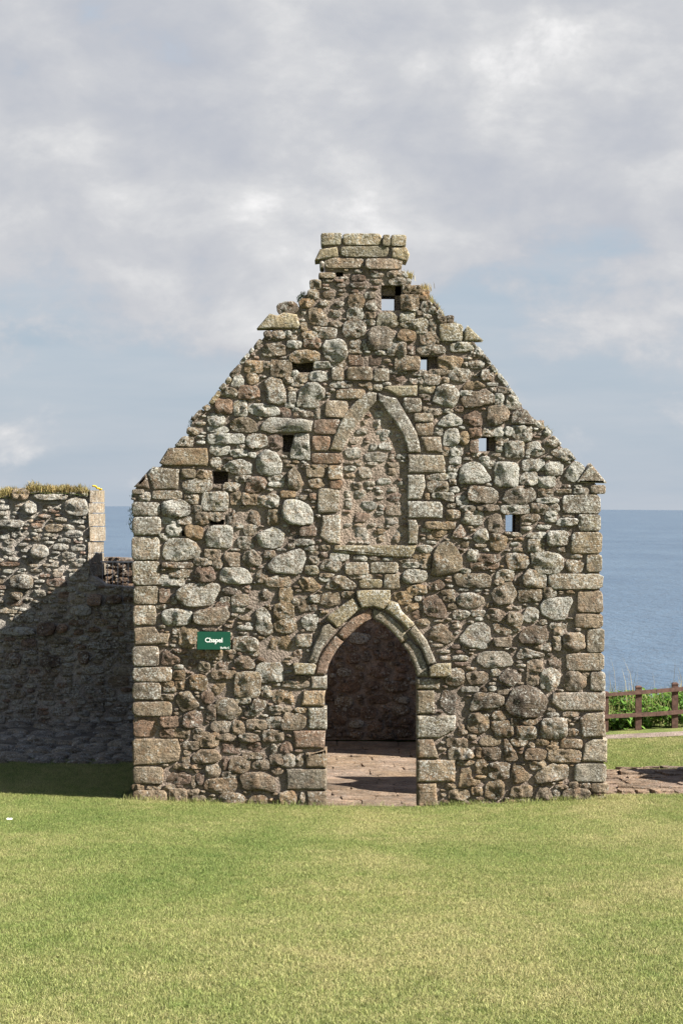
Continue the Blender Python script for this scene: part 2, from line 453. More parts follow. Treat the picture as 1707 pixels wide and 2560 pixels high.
# ---------------------------------------------------------------- the gable's stones, read off the photograph
# per tile: (origin x, origin y, scale, text).  "kind x0 y0 x1 y1" is a stone by its extent, "kind: x,y x,y .." by its outline.
# kind letters: t tan, g grey lichened, w pale grey, o ochre, r red, d dark brown, m mossy; a capital is a squared block; '-' set back
TILES = [
 (620, 560, 4.9, '''
M 885 110 1145 262;M 1152 118 1640 267;M: 815,450 880,310 1090,280 1110,400 900,440;M 1122 272 1728 410;T 925 412 1420 545;T 1425 425 1895 560;D 875 455 930 545
T 860 595 1070 665;t 765 690 885 790;t 730 800 860 920;o 620 920 805 1020;t: 725,1080 780,1020 880,1025 950,1100 1000,1220 960,1260 760,1230;o 1225 860 1430 1030
t 1215 1040 1410 1165;t 1420 1070 1555 1160;t 1395 1165 1555 1240;t 1160 1160 1450 1405;M: 105,1285 265,1095 360,1120 450,1080 600,1110 640,1230 620,1285
t 290 1305 450 1420;d 200 1310 300 1420;g 455 1310 528 1365;t 545 1290 632 1330;o 650 1215 715 1310;t 645 1055 700 1120;o 650 1320 850 1410;t 795 1258 895 1320
t 870 1275 1085 1395;t 485 1370 585 1420;g 485 1430 655 1520;r 680 1400 885 1520;t 990 1200 1140 1260;t: 160,1590 200,1470 380,1450 465,1490 460,1620 200,1630;g 920 1400 1215 1690
t 1240 1425 1390 1530;t 1465 1250 1810 1540;g 1410 1420 1465 1540;t 1435 940 1570 1065;t 1430 840 1555 910;d 600 820 760 930;d 360 960 620 1110'''),
 (920, 560, 4.9, '''
M 175 130 268 275;M 272 130 465 275;M: 285,290 470,285 510,375 470,460 285,415;t 235 580 430 650;t 250 660 460 745;o 430 730 520 860;o 510 760 640 860;o 610 810 740 930
o 400 870 612 1060;t: 625,1010 680,935 760,940 850,1080 800,1110 660,1080;m 95 1090 362 1265;t 85 1055 210 1095;o 215 1055 372 1110;m 380 1080 568 1190;t 565 1070 670 1110;t 575 1110 670 1140
t 675 1105 770 1150;m: 370,1220 540,1170 680,1140 735,1200 730,1290 560,1300 400,1270;t 740 1170 838 1250;t 840 1130 960 1215;o 95 1210 190 1270;o 355 1295 595 1445
t 635 1330 825 1470;M 865 1215 1165 1440;M: 1168,1440 1172,1300 1215,1240 1410,1430;t 235 1440 460 1620;r 470 1510 565 1600;t 570 1490 960 1600;t 765 1240 825 1330
t 830 1380 880 1460;t 590 1300 720 1335;m 1010 1455 1280 1560;d 960 1130 1040 1215'''),
 (520, 860, 4.3556, '''
o 885 65 1205 200;t 1220 0 1500 200;o 405 190 595 310;t 680 180 905 355;t 610 200 690 260;t 640 290 695 360;g 1155 200 1320 260;t 1325 200 1490 250;t 1150 260 1260 295
T 1340 255 1480 405;g 905 290 985 350;t 930 320 1085 415;g 1100 300 1305 400;g: 245,440 290,350 360,330 400,400 385,480 260,470;o 425 330 550 435;t 140 475 315 575
r 325 460 570 605;t: 605,400 690,355 800,370 855,560 850,650 760,670 640,640;t 815 365 920 430;t 915 425 1035 460;t 870 475 965 510;G 870 515 958 650
g: 955,690 1000,490 1080,420 1190,415 1280,500 1270,580 1210,610 1200,705 1080,690;t 1325 415 1568 470;T 1385 490 1710 600;T 1265 615 1530 805;r 85 605 265 755;g 290 620 420 790
g 435 660 770 790;r 755 690 895 790;g 845 645 940 690;g 925 700 1040 745;t 935 740 1150 790;t 1165 710 1225 815;g 0 760 190 900;t 225 805 530 955
w: 555,940 600,850 660,800 950,815 1140,830 1130,960 700,970;R 1145 815 1440 985;g 0 900 220 965;g 0 980 400 1085;t 410 975 650 1135;r 655 990 815 1145
w: 880,1240 920,1080 960,970 1100,970 1115,1250 1090,1275;R 1130 1000 1330 1165;g 10 1085 235 1210;g 240 1150 440 1230;g 440 1185 520 1235;t 245 1130 330 1155;g 325 1105 400 1135
g: 520,1380 530,1210 640,1145 740,1180 815,1290 800,1420 600,1440;g 20 1235 140 1335;g: 155,1330 230,1270 380,1250 497,1320 480,1420 330,1430 200,1390;R 1125 1190 1465 1305;T 1300 1320 1465 1480;R 1305 1482 1465 1580
t: 860,1400 940,1335 1000,1400 1045,1540 980,1600 860,1568;T 1060 1345 1280 1455;t 1090 1465 1265 1560;t 290 1430 495 1495;t 650 1430 835 1490;g 650 1492 830 1555;r 410 1450 640 1620;t 165 1510 340 1600
t 815 1270 895 1300;t 1015 1310 1105 1345;t 1110 1320 1290 1350'''),
 (860, 860, 4.3556, '''
T 20 245 310 400;G 315 265 488 410;R- 40 105 210 235;R- 260 120 410 235;t 60 0 190 50;t 40 60 195 100;g 340 70 455 115;o 470 0 670 165;r 680 40 770 140;t: 755,30 1000,10 1105,40 1060,130 820,130
o 555 140 825 290;o 1020 135 1280 275;t 1290 205 1335 250;t 1355 190 1515 265;t: 1330,150 1400,50 1490,140;t 1130 20 1310 120;t 495 275 680 325;r- 510 330 690 440;t 750 290 910 345
t 910 280 1135 330;t 860 335 1040 440;t 710 385 795 435;t 800 360 855 440;t 1040 320 1130 370;t 1040 372 1135 420;t 1140 270 1375 415;t 1490 285 1620 395;o: 1285,480 1320,420 1440,390 1545,460 1480,480 1310,515
M: 415,480 480,455 795,450 795,565 580,578 500,520;m 820 445 980 530;g: 950,630 1000,480 1090,425 1200,450 1255,520 1240,620 1190,705 1060,670;G 640 585 845 750;t 815 555 930 590;t 855 690 912 750
t 915 710 1055 770;t 965 690 1090 713;t 1075 715 1180 745;G 755 755 975 850;T 770 852 970 1005;g: 1000,880 1070,800 1160,745 1290,820 1280,880 1100,910;t: 1260,600 1400,520 1568,500 1650,570 1640,640 1500,680 1300,715
r 1205 680 1290 735;r: 1290,780 1440,720 1490,780 1510,890 1400,910 1300,850;r 1360 915 1490 1020;t 1490 920 1630 1005;g 1080 930 1255 1110;w 995 920 1070 950;w 985 955 1065 990;T: 830,1010 1050,1010 1070,1180 890,1180
t 1075 1130 1140 1215;g 1150 1110 1280 1215;g 1145 1230 1265 1305;t 1130 1325 1230 1390;g 1115 1395 1215 1465;t 1060 1380 1100 1410;g 895 1420 1125 1480;t 905 1490 1135 1620;t 1145 1480 1215 1525
g: 1235,1520 1260,1330 1400,1270 1500,1310 1568,1420 1610,1480 1500,1530;o 1260 960 1350 1100;R 1365 1030 1465 1190;t 1400 1190 1475 1225;m 320 450 410 505;o 250 465 315 505;t: 0,500 60,485 240,485 140,590 0,600
r 0 415 145 465;t 150 425 310 462;g 1265 515 1400 555'''),
 (980, 1180, 5.6, '''
g 480 35 780 115;t 500 125 790 260;g 780 5 890 100;r 805 110 880 180;g 810 215 930 280;w: 535,320 600,275 870,285 865,420 780,410 700,370 560,375;o 460 310 515 390;t 745 535 945 675;t 770 455 885 495
t 1060 210 1490 440;g 900 335 1060 470;g 940 470 1170 545;t 1180 460 1480 545;g 970 555 1290 740;t 1330 590 1520 870;o 440 705 870 795;g 410 795 530 830;o 540 805 755 910;t: 465,860 540,850 685,940 640,955 490,940
r: 805,910 880,790 960,730 1030,850 1020,910 880,935;g 1140 800 1350 1000;o 1370 870 1600 1110;g 345 1030 560 1125;o 285 1145 550 1215
t: 530,1430 590,1080 680,990 780,965 880,1030 920,1100 985,1200 985,1370 850,1420 600,1470;t 380 1225 550 1290;t 95 1230 360 1270;g 130 1272 400 1335;t 405 1295 530 1345;g 1045 1090 1195 1240;r 1160 1155 1500 1260
r 1080 1275 1480 1360;w 965 1360 1085 1410;g 120 1365 485 1550;t: 835,1440 900,1420 1340,1420 1390,1500 1370,1625 900,1610;t 1410 1505 1555 1580;o 200 1590 475 1720;r: 490,1600 560,1540 660,1495 740,1580 700,1650 520,1675;t 670 1650 875 1715
o 25 1675 290 1785;o 75 1787 310 1850;o: 160,1890 350,1815 385,1900 200,1970;t 315 1740 400 1800;r: 410,1780 600,1700 700,1800 765,1950 740,2060 450,2016;o 715 1740 875 1805
t: 885,1800 960,1690 1100,1675 1270,1740 1300,1820 1200,1900 1040,1920 920,1880;t 780 1840 900 1910;o 1325 1840 1410 1900;t 1100 1945 1300 2016;t 850 1940 1080 2050'''),
 (1180, 860, 4.3556, '''
o: 95,380 160,290 220,295 305,400 250,440;t 270 470 410 540;t: 355,700 370,560 430,545 550,660 480,715;g 240 545 335 635;g 250 637 335 680;t 165 670 395 875;d: 420,870 425,740 540,700 610,730 680,870 600,885;g 420 890 645 1060
g 200 915 345 1005;g: 570,1200 600,1080 700,1050 800,1180 700,1235;t: 770,1060 880,985 975,1090 900,1130 780,1110;g: 830,1180 950,1130 1040,1140 1140,1260 980,1280;g 355 1060 555 1240;t 255 1010 390 1060;t 260 1070 385 1100;g 260 1110 330 1170
g 350 910 430 1000;g 245 1290 500 1555;g 75 1230 180 1265;g 100 1270 255 1330;g 515 1390 720 1540;t 0 1560 285 1745;t 320 1555 705 1745;t 715 1580 870 1665;g: 990,1440 1070,1300 1140,1270 1235,1345 1130,1515 1040,1490
G: 1125,1510 1285,1295 1465,1515;t 1110 1530 1210 1568;T 1280 1535 1450 1635;t 1105 1575 1260 1640;G 965 1640 1400 1850;t 0 1755 280 1820;t 310 1760 620 1850;t 635 1740 830 1855;g 795 1730 945 1820;g 700 1680 940 1728
t 535 1860 735 1930;g 800 1825 915 1880;g 780 1290 980 1440;t 0 390 150 500;t 195 480 250 515;g 880 1360 1060 1500;g 720 1440 900 1560;g 850 1285 1060 1350;g 540 1260 780 1380'''),
 (300, 1050, 4.3556, '''
t 820 0 1150 75;t 1175 0 1490 135;t 735 85 860 160;t 850 85 1180 150;t: 585,285 690,170 805,180 800,300;g 830 150 1130 290;g 1140 140 1355 265;T: 425,470 530,300 950,305 965,420 955,500 480,500;g 970 260 1190 415;g 1200 325 1400 405
g 980 405 1100 515;G: 300,590 360,505 650,535 640,750 370,765;D: 150,730 290,585 330,750;T 130 755 270 805;t 210 795 330 880;G 340 768 690 865;T 665 530 830 635;t 835 545 1000 640;t 680 640 990 795;g 890 790 1180 985;t 710 810 850 910;t 855 800 915 855
G 130 890 450 1045;g 460 865 775 1050;t 790 935 880 1015;t 830 1010 960 1130;t 965 990 1115 1100;t 1120 690 1330 785;d 1350 640 1568 795;t 1205 790 1320 920;t 1330 800 1490 920;t 1490 830 1600 940;G 130 1048 460 1260;g 465 1060 605 1130
t 620 1060 778 1130;g 500 1132 675 1265;o 700 1145 915 1300;g: 930,1240 980,1150 1200,1145 1240,1190 1215,1400 940,1390;d- 1130 960 1320 1130;d- 1340 940 1568 1140;t 1345 1145 1485 1250;t 1215 1125 1345 1175;t 1290 1275 1470 1400;G 130 1268 435 1530
g: 450,1440 500,1310 620,1280 800,1300 890,1420 870,1500 600,1545 470,1520;t 920 1415 1095 1520;t 1140 1445 1300 1600;t: 1330,1500 1360,1430 1440,1400 1555,1500 1530,1590 1390,1600;g 430 1240 560 1305;t 1250 605 1450 670'''),
 (640, 1180, 4.3556, '''
t 130 100 305 165;t 175 40 310 92;t 565 70 740 175;T 540 0 750 60;o 260 210 425 275;t 440 260 555 295;r 585 240 650 300;g: 15,340 60,270 180,225 255,260 250,390 150,400;G 665 175 910 450;G: 690,700 720,470 920,458 920,785 790,785
g: 280,420 310,300 440,295 560,340 630,450 620,580 430,580 310,540;o 125 415 250 570;d- 0 400 90 570;g: 0,680 120,620 220,590 315,660 300,800 180,845 40,810;r 355 590 430 675;R 465 595 660 700;g 405 735 635 795;d- 360 690 630 733;t 345 780 420 825
t 530 810 660 855;o 690 800 795 850;M: 835,850 860,797 1742,797 1720,880 1680,930 1480,930 1000,890 850,870;t 570 865 680 910;r 695 880 770 930;t 90 860 205 940;g: 95,1030 200,920 490,825 550,890 540,960 490,1120 200,1110;t 0 850 70 1010
t 575 925 680 990;g 800 880 1010 965;g 1060 905 1205 970;t 700 955 930 1085;m 535 1020 680 1115;G 965 980 1230 1120;G 1240 980 1555 1105;t 0 1065 125 1210;t 80 1130 380 1245;o: 440,1180 500,1140 610,1145 715,1250 640,1310 520,1290
t 680 1110 850 1143;g 685 1147 795 1190;t: 735,1270 800,1180 880,1120 960,1125 1090,1220 1080,1285;t 1020 1120 1265 1163;M 1115 1167 1375 1265;G 1385 1110 1568 1275;o 250 1255 395 1430;d- 0 1270 190 1430;t 400 1375 470 1460;t 455 1360 570 1520
t 585 1345 685 1415;d- 575 1420 660 1520;t 705 1305 915 1455;t 935 1305 1075 1375;r 665 1440 840 1500'''),
 (640, 1400, 2.9037, '''
g: 0,360 60,335 110,400 125,540 60,550 0,520;o 130 320 275 420;o 135 415 295 530;g 330 395 445 510;t 415 390 490 450;r- 300 330 440 380;o- 30 545 270 720;t 290 540 405 625;r- 275 650 350 720;g 0 750 195 885
t 190 875 385 925;t 1165 430 1255 470;r- 1125 365 1200 430;t: 1240,560 1280,480 1350,450 1450,570 1380,615;t 1370 790 1505 910;d 210 845 390 872'''),
 (300, 1340, 4.3556, '''
G 130 272 440 540;t 810 240 990 320;t 1010 260 1120 360;t 1140 180 1300 340;g 1070 345 1440 520;r 810 325 1030 500;t 535 365 750 450;g 420 430 715 545;d 455 290 790 345;t 720 425 855 505;G 145 545 425 745;R 425 565 550 735
t 560 640 615 740;g: 590,620 700,530 820,505 1100,520 1090,600 1000,760 740,780 640,700;d 1115 565 1270 640;t 1215 640 1405 760;r- 1280 540 1520 610;r- 1420 600 1568 710;r 1045 720 1190 785;g 1090 665 1195 718;G 140 755 400 970;t 400 750 520 790
g 450 795 780 970;t 800 785 1200 970;w 1230 770 1350 825;t: 1300,1000 1320,850 1400,770 1568,760 1670,850 1690,1050 1550,1070 1380,1040;t 1450 370 1620 520;T: 150,1000 380,985 430,1060 550,1060 520,1170 160,1190;t 575 1000 685 1065
o 640 980 850 1215;t 1225 1090 1505 1255;r: 440,1380 480,1230 610,1300 690,1340 690,1390 460,1410;t 1420 1260 1520 1305'''),
 (1120, 1280, 3.7333, '''
t 0 0 110 75;t 380 20 490 200;t 690 35 870 190;g 895 25 1000 95;G 1205 20 1425 180;t 395 205 590 370;g 735 195 910 245;g 920 180 1110 310;g 740 255 890 380;g 1005 60 1200 130;G 1135 185 1435 392
t 540 385 750 540;g 770 370 1080 570;r 200 485 470 540;t 1090 450 1255 565;G 1280 397 1435 565;t 440 540 615 645;t 415 630 515 680;t 690 545 910 715;G 930 572 1440 725;t: 390,740 520,660 600,655 640,760 600,860 420,880
r- 615 620 690 720;t 650 715 870 830;t 885 705 1000 800;g: 850,870 900,800 1165,790 1150,870 1080,1010 980,1020 870,960;T 1195 730 1445 940;t 20 920 230 1100;t 210 920 340 975;d 345 900 525 1015;t 550 940 695 1070
g 700 890 840 1030;T 1165 945 1445 1085;t 850 1010 910 1045;g 940 1040 1100 1090;g: 90,1180 190,1060 320,1020 390,1080 400,1200 360,1285 140,1260;t: 410,1040 500,1040 605,1120 560,1160 430,1120;o 600 1070 670 1110
d: 635,1160 700,1090 790,1060 915,1070 935,1180 860,1245 680,1240;t 420 1175 585 1255;t 985 1090 1065 1150;t 1070 1120 1270 1310;t 970 1160 1050 1290;G 1285 1087 1455 1315;t 0 1080 75 1230;t 785 1245 885 1290;t 890 1230 960 1300;t 735 1385 875 1490;G 1090 1317 1460 1485'''),
 (300, 1600, 3.92, '''
G 120 60 385 258;o 720 95 820 170;o 840 95 1000 185;t 1040 100 1130 130;t 1060 145 1110 180;d: 1100,200 1180,150 1260,150 1335,230 1310,285 1180,290;o 1380 40 1600 190;r 1340 180 1420 235;t 770 200 880 305;r- 970 200 1070 290;r- 640 190 750 300
G 120 264 515 412;t 895 305 1135 375;o 530 305 635 385;o 415 410 530 455;t 430 460 545 505;o 550 395 640 480;o 680 340 850 495;o- 885 390 1090 545;t 1125 315 1375 560;o: 1335,280 1480,225 1600,280 1600,400 1500,440 1400,350;G 120 417 410 585
t 405 535 520 585;t: 545,600 570,510 680,495 790,640 700,690 600,705;r 800 510 920 620;g 1390 450 1475 490;t 1390 495 1490 560;o 1500 490 1600 620;t: 930,600 980,560 1100,570 1210,690 1110,790 960,750;g 1125 565 1280 620
d: 1215,720 1320,570 1440,590 1430,660 1340,745 1220,750;T 115 602 515 748;R- 130 760 385 950;r 395 750 570 850;r 615 700 820 855;d 855 635 945 785;t 885 795 1095 905;o 1100 790 1220 930;t 1240 785 1430 875
t 1440 750 1600 860;t 1455 650 1600 695;r 400 870 530 955;t 535 865 680 950;t 720 870 810 915;t 720 930 790 990;t 785 905 970 1045;t 955 920 1140 990;t 1160 917 1370 1005;t 1270 880 1380 913;t 1400 885 1600 995
T: 120,990 160,965 570,965 600,1080 580,1180 480,1210 130,1230;t 620 995 780 1070;r- 1000 1000 1225 1105;r- 1250 1005 1460 1105;t 1480 1020 1530 1110;t 630 1080 690 1130;t: 695,1160 780,1065 940,1070 1005,1150 940,1210 740,1215
t 1195 1110 1410 1160;t 1065 1135 1275 1295;t 1290 1180 1465 1265;t 1465 1120 1600 1230;r 1005 1145 1055 1280;t 615 1150 680 1215;t 530 1220 695 1255;t 845 1215 985 1340;t 700 1225 810 1260;T 125 1240 430 1413;r- 440 1260 700 1420
r 755 1310 820 1420;t 705 1340 740 1450;t 1000 1295 1145 1350;t 820 1350 1150 1500;t: 1160,1330 1250,1300 1370,1285 1500,1330 1540,1420 1520,1500 1380,1470 1200,1470;t 120 1417 240 1465;t 260 1420 400 1465;t 420 1425 540 1465;T 125 1470 465 1640
t 485 1460 655 1620;t 660 1465 775 1520;t 715 1530 840 1620;t 955 1495 1240 1620;t 1480 1260 1600 1310;t 1265 1520 1440 1620'''),
 (700, 1600, 3.92, '''
o 0 405 265 475;o- 0 485 190 650;t 20 660 110 710;o 125 665 255 710;t 0 720 265 880;r 0 890 75 1000;r 5 1005 115 1110;t 0 1120 145 1240;t 150 1140 240 1235;o 0 1475 165 1630;t 195 1500 240 1600;r- 0 0 130 190;t 155 0 300 65;r 140 95 230 190'''),
 (1100, 1600, 3.5636, '''
t 470 0 630 50;w: 320,150 380,100 590,100 650,180 640,230 400,255 320,200;t: 665,160 720,55 810,90 930,120 920,150 740,170;t 765 180 905 280;d- 910 155 1070 245;t 50 260 210 405;t 225 285 425 395;d: 505,340 590,250 680,270 725,340 640,420 560,390
t 445 260 525 315;t 770 285 870 400;g: 880,330 900,260 1000,245 1070,290 1060,400 980,460 890,430;t 1105 285 1305 455;G 1330 280 1470 455;t 1265 280 1330 335;w 190 420 340 460;t 370 420 425 455;g 430 415 495 455;t 500 415 610 480
t: 245,640 300,465 480,470 580,500 560,590 400,620;d: 570,570 640,430 740,400 860,420 970,530 930,640 860,695 650,690 570,630;G: 980,560 1000,465 1470,460 1470,632 1080,632;d- 0 450 240 670;t 455 635 580 715;t 950 605 1020 650;g 940 652 1055 695
t 1090 645 1225 680;t 1075 682 1160 730;t 620 695 705 765;t 730 705 870 755;t 455 720 655 865;t 235 650 430 835;t 680 770 860 880;g 895 700 1120 875;t 1145 790 1225 850;G: 1235,690 1300,650 1460,640 1475,860 1260,870;t 165 760 220 800
t 165 805 240 840;t 60 880 240 955;t 245 850 315 880;t 345 850 535 945;d: 560,880 590,885 650,960 705,1075 570,1085;t 620 865 780 950;t 780 915 835 960;t 850 885 970 935;t 985 890 1050 935;T 1060 880 1265 970;t 945 940 1050 978
W: 1255,1080 1280,920 1360,880 1485,880 1485,1090;g 70 957 300 1065;d 360 960 530 1065;d 740 970 940 1065;t 950 980 1250 1085;t 140 1080 300 1110;t 320 965 360 1050;t 320 1065 425 1185;d 430 1095 610 1235;t: 640,1285 640,1100 690,1095 800,1200 770,1260
t 785 1075 940 1150;g: 825,1210 900,1140 1030,1090 1135,1110 1140,1220 1100,1240 860,1285;W 1185 1095 1480 1265;t: 150,1310 180,1140 270,1140 280,1235 355,1250 340,1290 200,1320;t 385 1245 575 1420;t 45 1285 135 1325;t 75 1327 265 1420
t 280 1315 370 1380;t 625 1300 820 1405;t: 830,1420 880,1305 960,1310 1010,1420;t 1020 1295 1130 1320;t 1150 1270 1220 1315;t 1240 1270 1335 1315;T 1340 1275 1500 1360;t 1080 1325 1330 1420;t 1000 1340 1060 1400;t 190 1390 360 1440'''),
]
# dressed stones round the door and the window: (name, depth into the wall, kind, outline in photo pixels)
def _T(ox, oy, s, txt):
    return [(ox + float(a) / s, oy + float(b) / s) for a, b in (p.split(',') for p in txt.split())]


DRESSED = []
for nm, kd, t in [
    ('hood_stone', 'M', '505,410 700,270 722,290 740,322 760,352 588,500 555,466 520,440'),
    ('keystone', 'M', '725,220 850,213 975,215 980,280 930,360 850,340 765,350 730,285'),
    ('hood_stone', 'G', '375,740 420,610 480,480 530,455 586,502 530,570 480,640 445,740 430,760'),
    ('hood_stone', 'M', '962,285 1030,310 1060,370 1155,465 1103,508 1040,445 932,360'),
    ('hood_stone', 'G', '1103,512 1152,468 1240,580 1310,745 1243,768 1200,650'),
    ('label_stop', 'M', '1250,770 1310,747 1415,745 1415,830 1370,850 1255,850'),
    ('label_stop', 'M', '265,742 425,748 440,765 425,832 275,835'),
    ('voussoir', 'R', '582,538 640,470 690,425 765,380 840,348 840,426 790,452 740,490 640,588'),
    ('voussoir', 'R', '427,837 450,720 510,620 580,542 637,591 590,650 560,700 530,760 512,835'),
    ('voussoir', 'G', '845,347 930,372 1050,470 1113,565 1056,608 1010,550 960,500 900,455 845,427'),
    ('voussoir', 'G', '1057,613 1115,567 1200,660 1250,780 1250,850 1165,850 1150,790 1128,735 1095,665')]:
    DRESSED.append((nm, kd, _T(640, 1400, 2.9037, t)))
for kd, t in [('G', '300,352 463,352 463,485 300,485'), ('O', '197,650 230,490 450,490 438,560 440,653'), ('G', '270,657 463,657 463,880 270,880'),
              ('R', '120,883 450,883 440,1062 140,1064'), ('T', '240,1120 250,1098 340,1095 440,1066 463,1066 463,1253 250,1253'), ('G', '55,1258 461,1258 461,1470 60,1470'),
              ('T', '260,1475 461,1475 461,1650 260,1650'),
              ('G', '1332,372 1575,372 1560,485 1332,485'), ('G', '1335,489 1510,489 1518,728 1335,730'), ('G', '1335,735 1727,735 1715,880 1560,965 1335,965'),
              ('T', '1338,970 1500,970 1560,1160 1338,1164'), ('T', '1338,1169 1717,1169 1717,1393 1338,1395'), ('T', '1340,1400 1530,1400 1550,1650 1340,1650')]:
    DRESSED.append(('jamb_stone', kd, _T(700, 1600, 3.92, t)))
DRESSED.append(('window_voussoir', 'G', [(822, 1125), (829, 1102), (839, 1078), (850, 1054), (862, 1033), (885, 1005), (902, 991), (922, 978), (942, 982), (942, 1003), (924, 1022), (908, 1042), (893, 1061), (880, 1080), (866, 1105), (856, 1129)]))
DRESSED.append(('window_voussoir', 'G', [(945, 982), (963, 989), (991, 995), (1007, 1021), (1025, 1051), (1041, 1080), (1048, 1105), (1052, 1131), (1018, 1133), (1014, 1112), (1007, 1092), (989, 1060), (963, 1028), (945, 1001)]))
DRESSED.append(('window_jamb_stone', 'G', [(1018, 1135), (1108, 1137), (1114, 1160), (1105, 1183), (1018, 1184)]))
DRESSED.append(('window_jamb_stone', 'G', [(1017, 1186), (1060, 1186), (1064, 1215), (1052, 1248), (1017, 1250)]))
DRESSED.append(('window_jamb_stone', 'G', [(1017, 1252), (1100, 1253), (1107, 1265), (1105, 1296), (1017, 1296)]))
DRESSED.append(('window_jamb_stone', 'G', [(1018, 1298), (1040, 1299), (1046, 1316), (1043, 1361), (1018, 1361)]))

OUTLINE = [(330, 2040), (329, 1700), (327, 1255), (329, 1225), (350, 1190), (372, 1166), (398, 1160), (428, 1116), (468, 1082), (476, 1048), (520, 1008), (560, 955), (598, 908),
           (632, 868), (660, 832), (672, 826), (712, 783), (742, 762), (752, 736), (778, 722), (798, 700), (804, 684), (803, 588), (1012, 588), (1008, 676), (1030, 706), (1060, 722), (1085, 755),
           (1108, 786), (1150, 818), (1178, 850), (1210, 884), (1246, 932), (1275, 968), (1305, 1006), (1332, 1046), (1378, 1082), (1402, 1106), (1440, 1146), (1462, 1164), (1498, 1212),
           (1499, 1232), (1502, 1300), (1506, 1500), (1512, 1800), (1516, 1990), (1516, 2040)]
DOOR = [(818, 2060), (818, 1689), (824, 1664), (833, 1641), (845, 1621), (860, 1602), (877, 1584), (895, 1568), (929, 1546), (951, 1556), (971, 1572), (988, 1589), (1003, 1609), (1018, 1632),
        (1029, 1653), (1036, 1672), (1041, 1693), (1041, 2060)]
WINDOW = [(857, 1361), (857, 1129), (866, 1105), (880, 1080), (893, 1061), (908, 1042), (924, 1022), (943, 1001), (963, 1028), (989, 1060), (1007, 1092), (1014, 1112), (1018, 1133), (1018, 1361)]
# square putlog holes: front opening, and the part of it closed further back (None = closed all over)
HOLES = [((953, 713, 1003, 776), [(988, 700, 1010, 790), (940, 700, 1010, 737)]),
         ((1049, 891, 1094, 928), [(1071, 880, 1100, 935)]),
         ((1195, 1092, 1238, 1128), [(1223, 1085, 1245, 1135)]),
         ((1263, 1284, 1300, 1330), [(1290, 1275, 1306, 1340)]),
         ((728, 906, 782, 931), None), ((706, 1087, 734, 1130), None), ((533, 1178, 571, 1210), None), ((525, 1299, 561, 1312), None), ((840, 680, 858, 692), None), ((455, 1325, 468, 1340), None)]

# ---------------------------------------------------------------- stone builders
PAL = {'t': ((0.220, 0.166, 0.112), 0.42), 'g': ((0.208, 0.172, 0.128), 0.78), 'w': ((0.30, 0.285, 0.25), 0.5), 'o': ((0.255, 0.172, 0.088), 0.25),
       'r': ((0.192, 0.116, 0.084), 0.25), 'd': ((0.125, 0.088, 0.066), 0.35), 'm': ((0.240, 0.206, 0.115), 0.55), 'k': ((0.205, 0.182, 0.140), 0.45)}


def tint(kind, r, z=None):
    """a stone's own colour and how much lichen it bears (more, high on the wall)"""
    c, l = PAL[kind.lower()]
    f = r.uniform(0.8, 1.16)
    h = r.uniform(-0.06, 0.05)
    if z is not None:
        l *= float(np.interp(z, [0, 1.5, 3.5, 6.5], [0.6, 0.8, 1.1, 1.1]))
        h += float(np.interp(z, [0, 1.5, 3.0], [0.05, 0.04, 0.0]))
    g = 0.3 * c[0] + 0.6 * c[1] + 0.1 * c[2]
    c = [q + (g - q) * 0.22 for q in c]
    return (c[0] * f * (1 + h), c[1] * f, c[2] * f * (1 - h * 1.2), max(0.0, min(1.0, l + r.uniform(-0.2, 0.2))))


def superellipse(x0, y0, x1, y1, e, r, n=16):
    cx, cy, a, b = (x0 + x1) / 2, (y0 + y1) / 2, (x1 - x0) / 2, (y1 - y0) / 2
    # knock the corners about so that no two stones share an outline
    dx = [r.uniform(-0.26, 0.06) for _ in range(4)]
    dy = [r.uniform(-0.26, 0.06) for _ in range(4)]
    pts = []
    for i in range(n):
        t = 2 * math.pi * (i + 0.5) / n
        c, s = math.cos(t), math.sin(t)
        px = math.copysign(abs(c) ** (2 / e), c)
        py = math.copysign(abs(s) ** (2 / e), s)
        q = (0 if c >= 0 else 1) + (0 if s >= 0 else 2)
        w = abs(px * py)
        k = 1.0 if e < 5 else 0.25
        px *= 1 + dx[q] * w * k * 1.6
        py *= 1 + dy[q] * w * k * 1.6
        j = 0.045 if e < 5 else 0.012
        pts.append((cx + a * px * (1 + r.uniform(-j, j)), cy + b * py * (1 + r.uniform(-j, j))))
    return pts


def chaikin(p, k=0.22):
    o = []
    n = len(p)
    for i in range(n):
        a, b = p[i], p[(i + 1) % n]
        o.append((a[0] + (b[0] - a[0]) * k, a[1] + (b[1] - a[1]) * k))
        o.append((a[0] + (b[0] - a[0]) * (1 - k), a[1] + (b[1] - a[1]) * (1 - k)))
    return o


def resample(p, n):
    p = np.array(p + [p[0]])
    d = np.r_[0, np.cumsum(np.hypot(*np.diff(p, axis=0).T))]
    t = np.linspace(0, d[-1], n, endpoint=False)
    return list(zip(np.interp(t, d, p[:, 0]), np.interp(t, d, p[:, 1])))


def area2(p):
    return 0.5 * sum(p[i][0] * p[(i + 1) % len(p)][1] - p[(i + 1) % len(p)][0] * p[i][1] for i in range(len(p)))


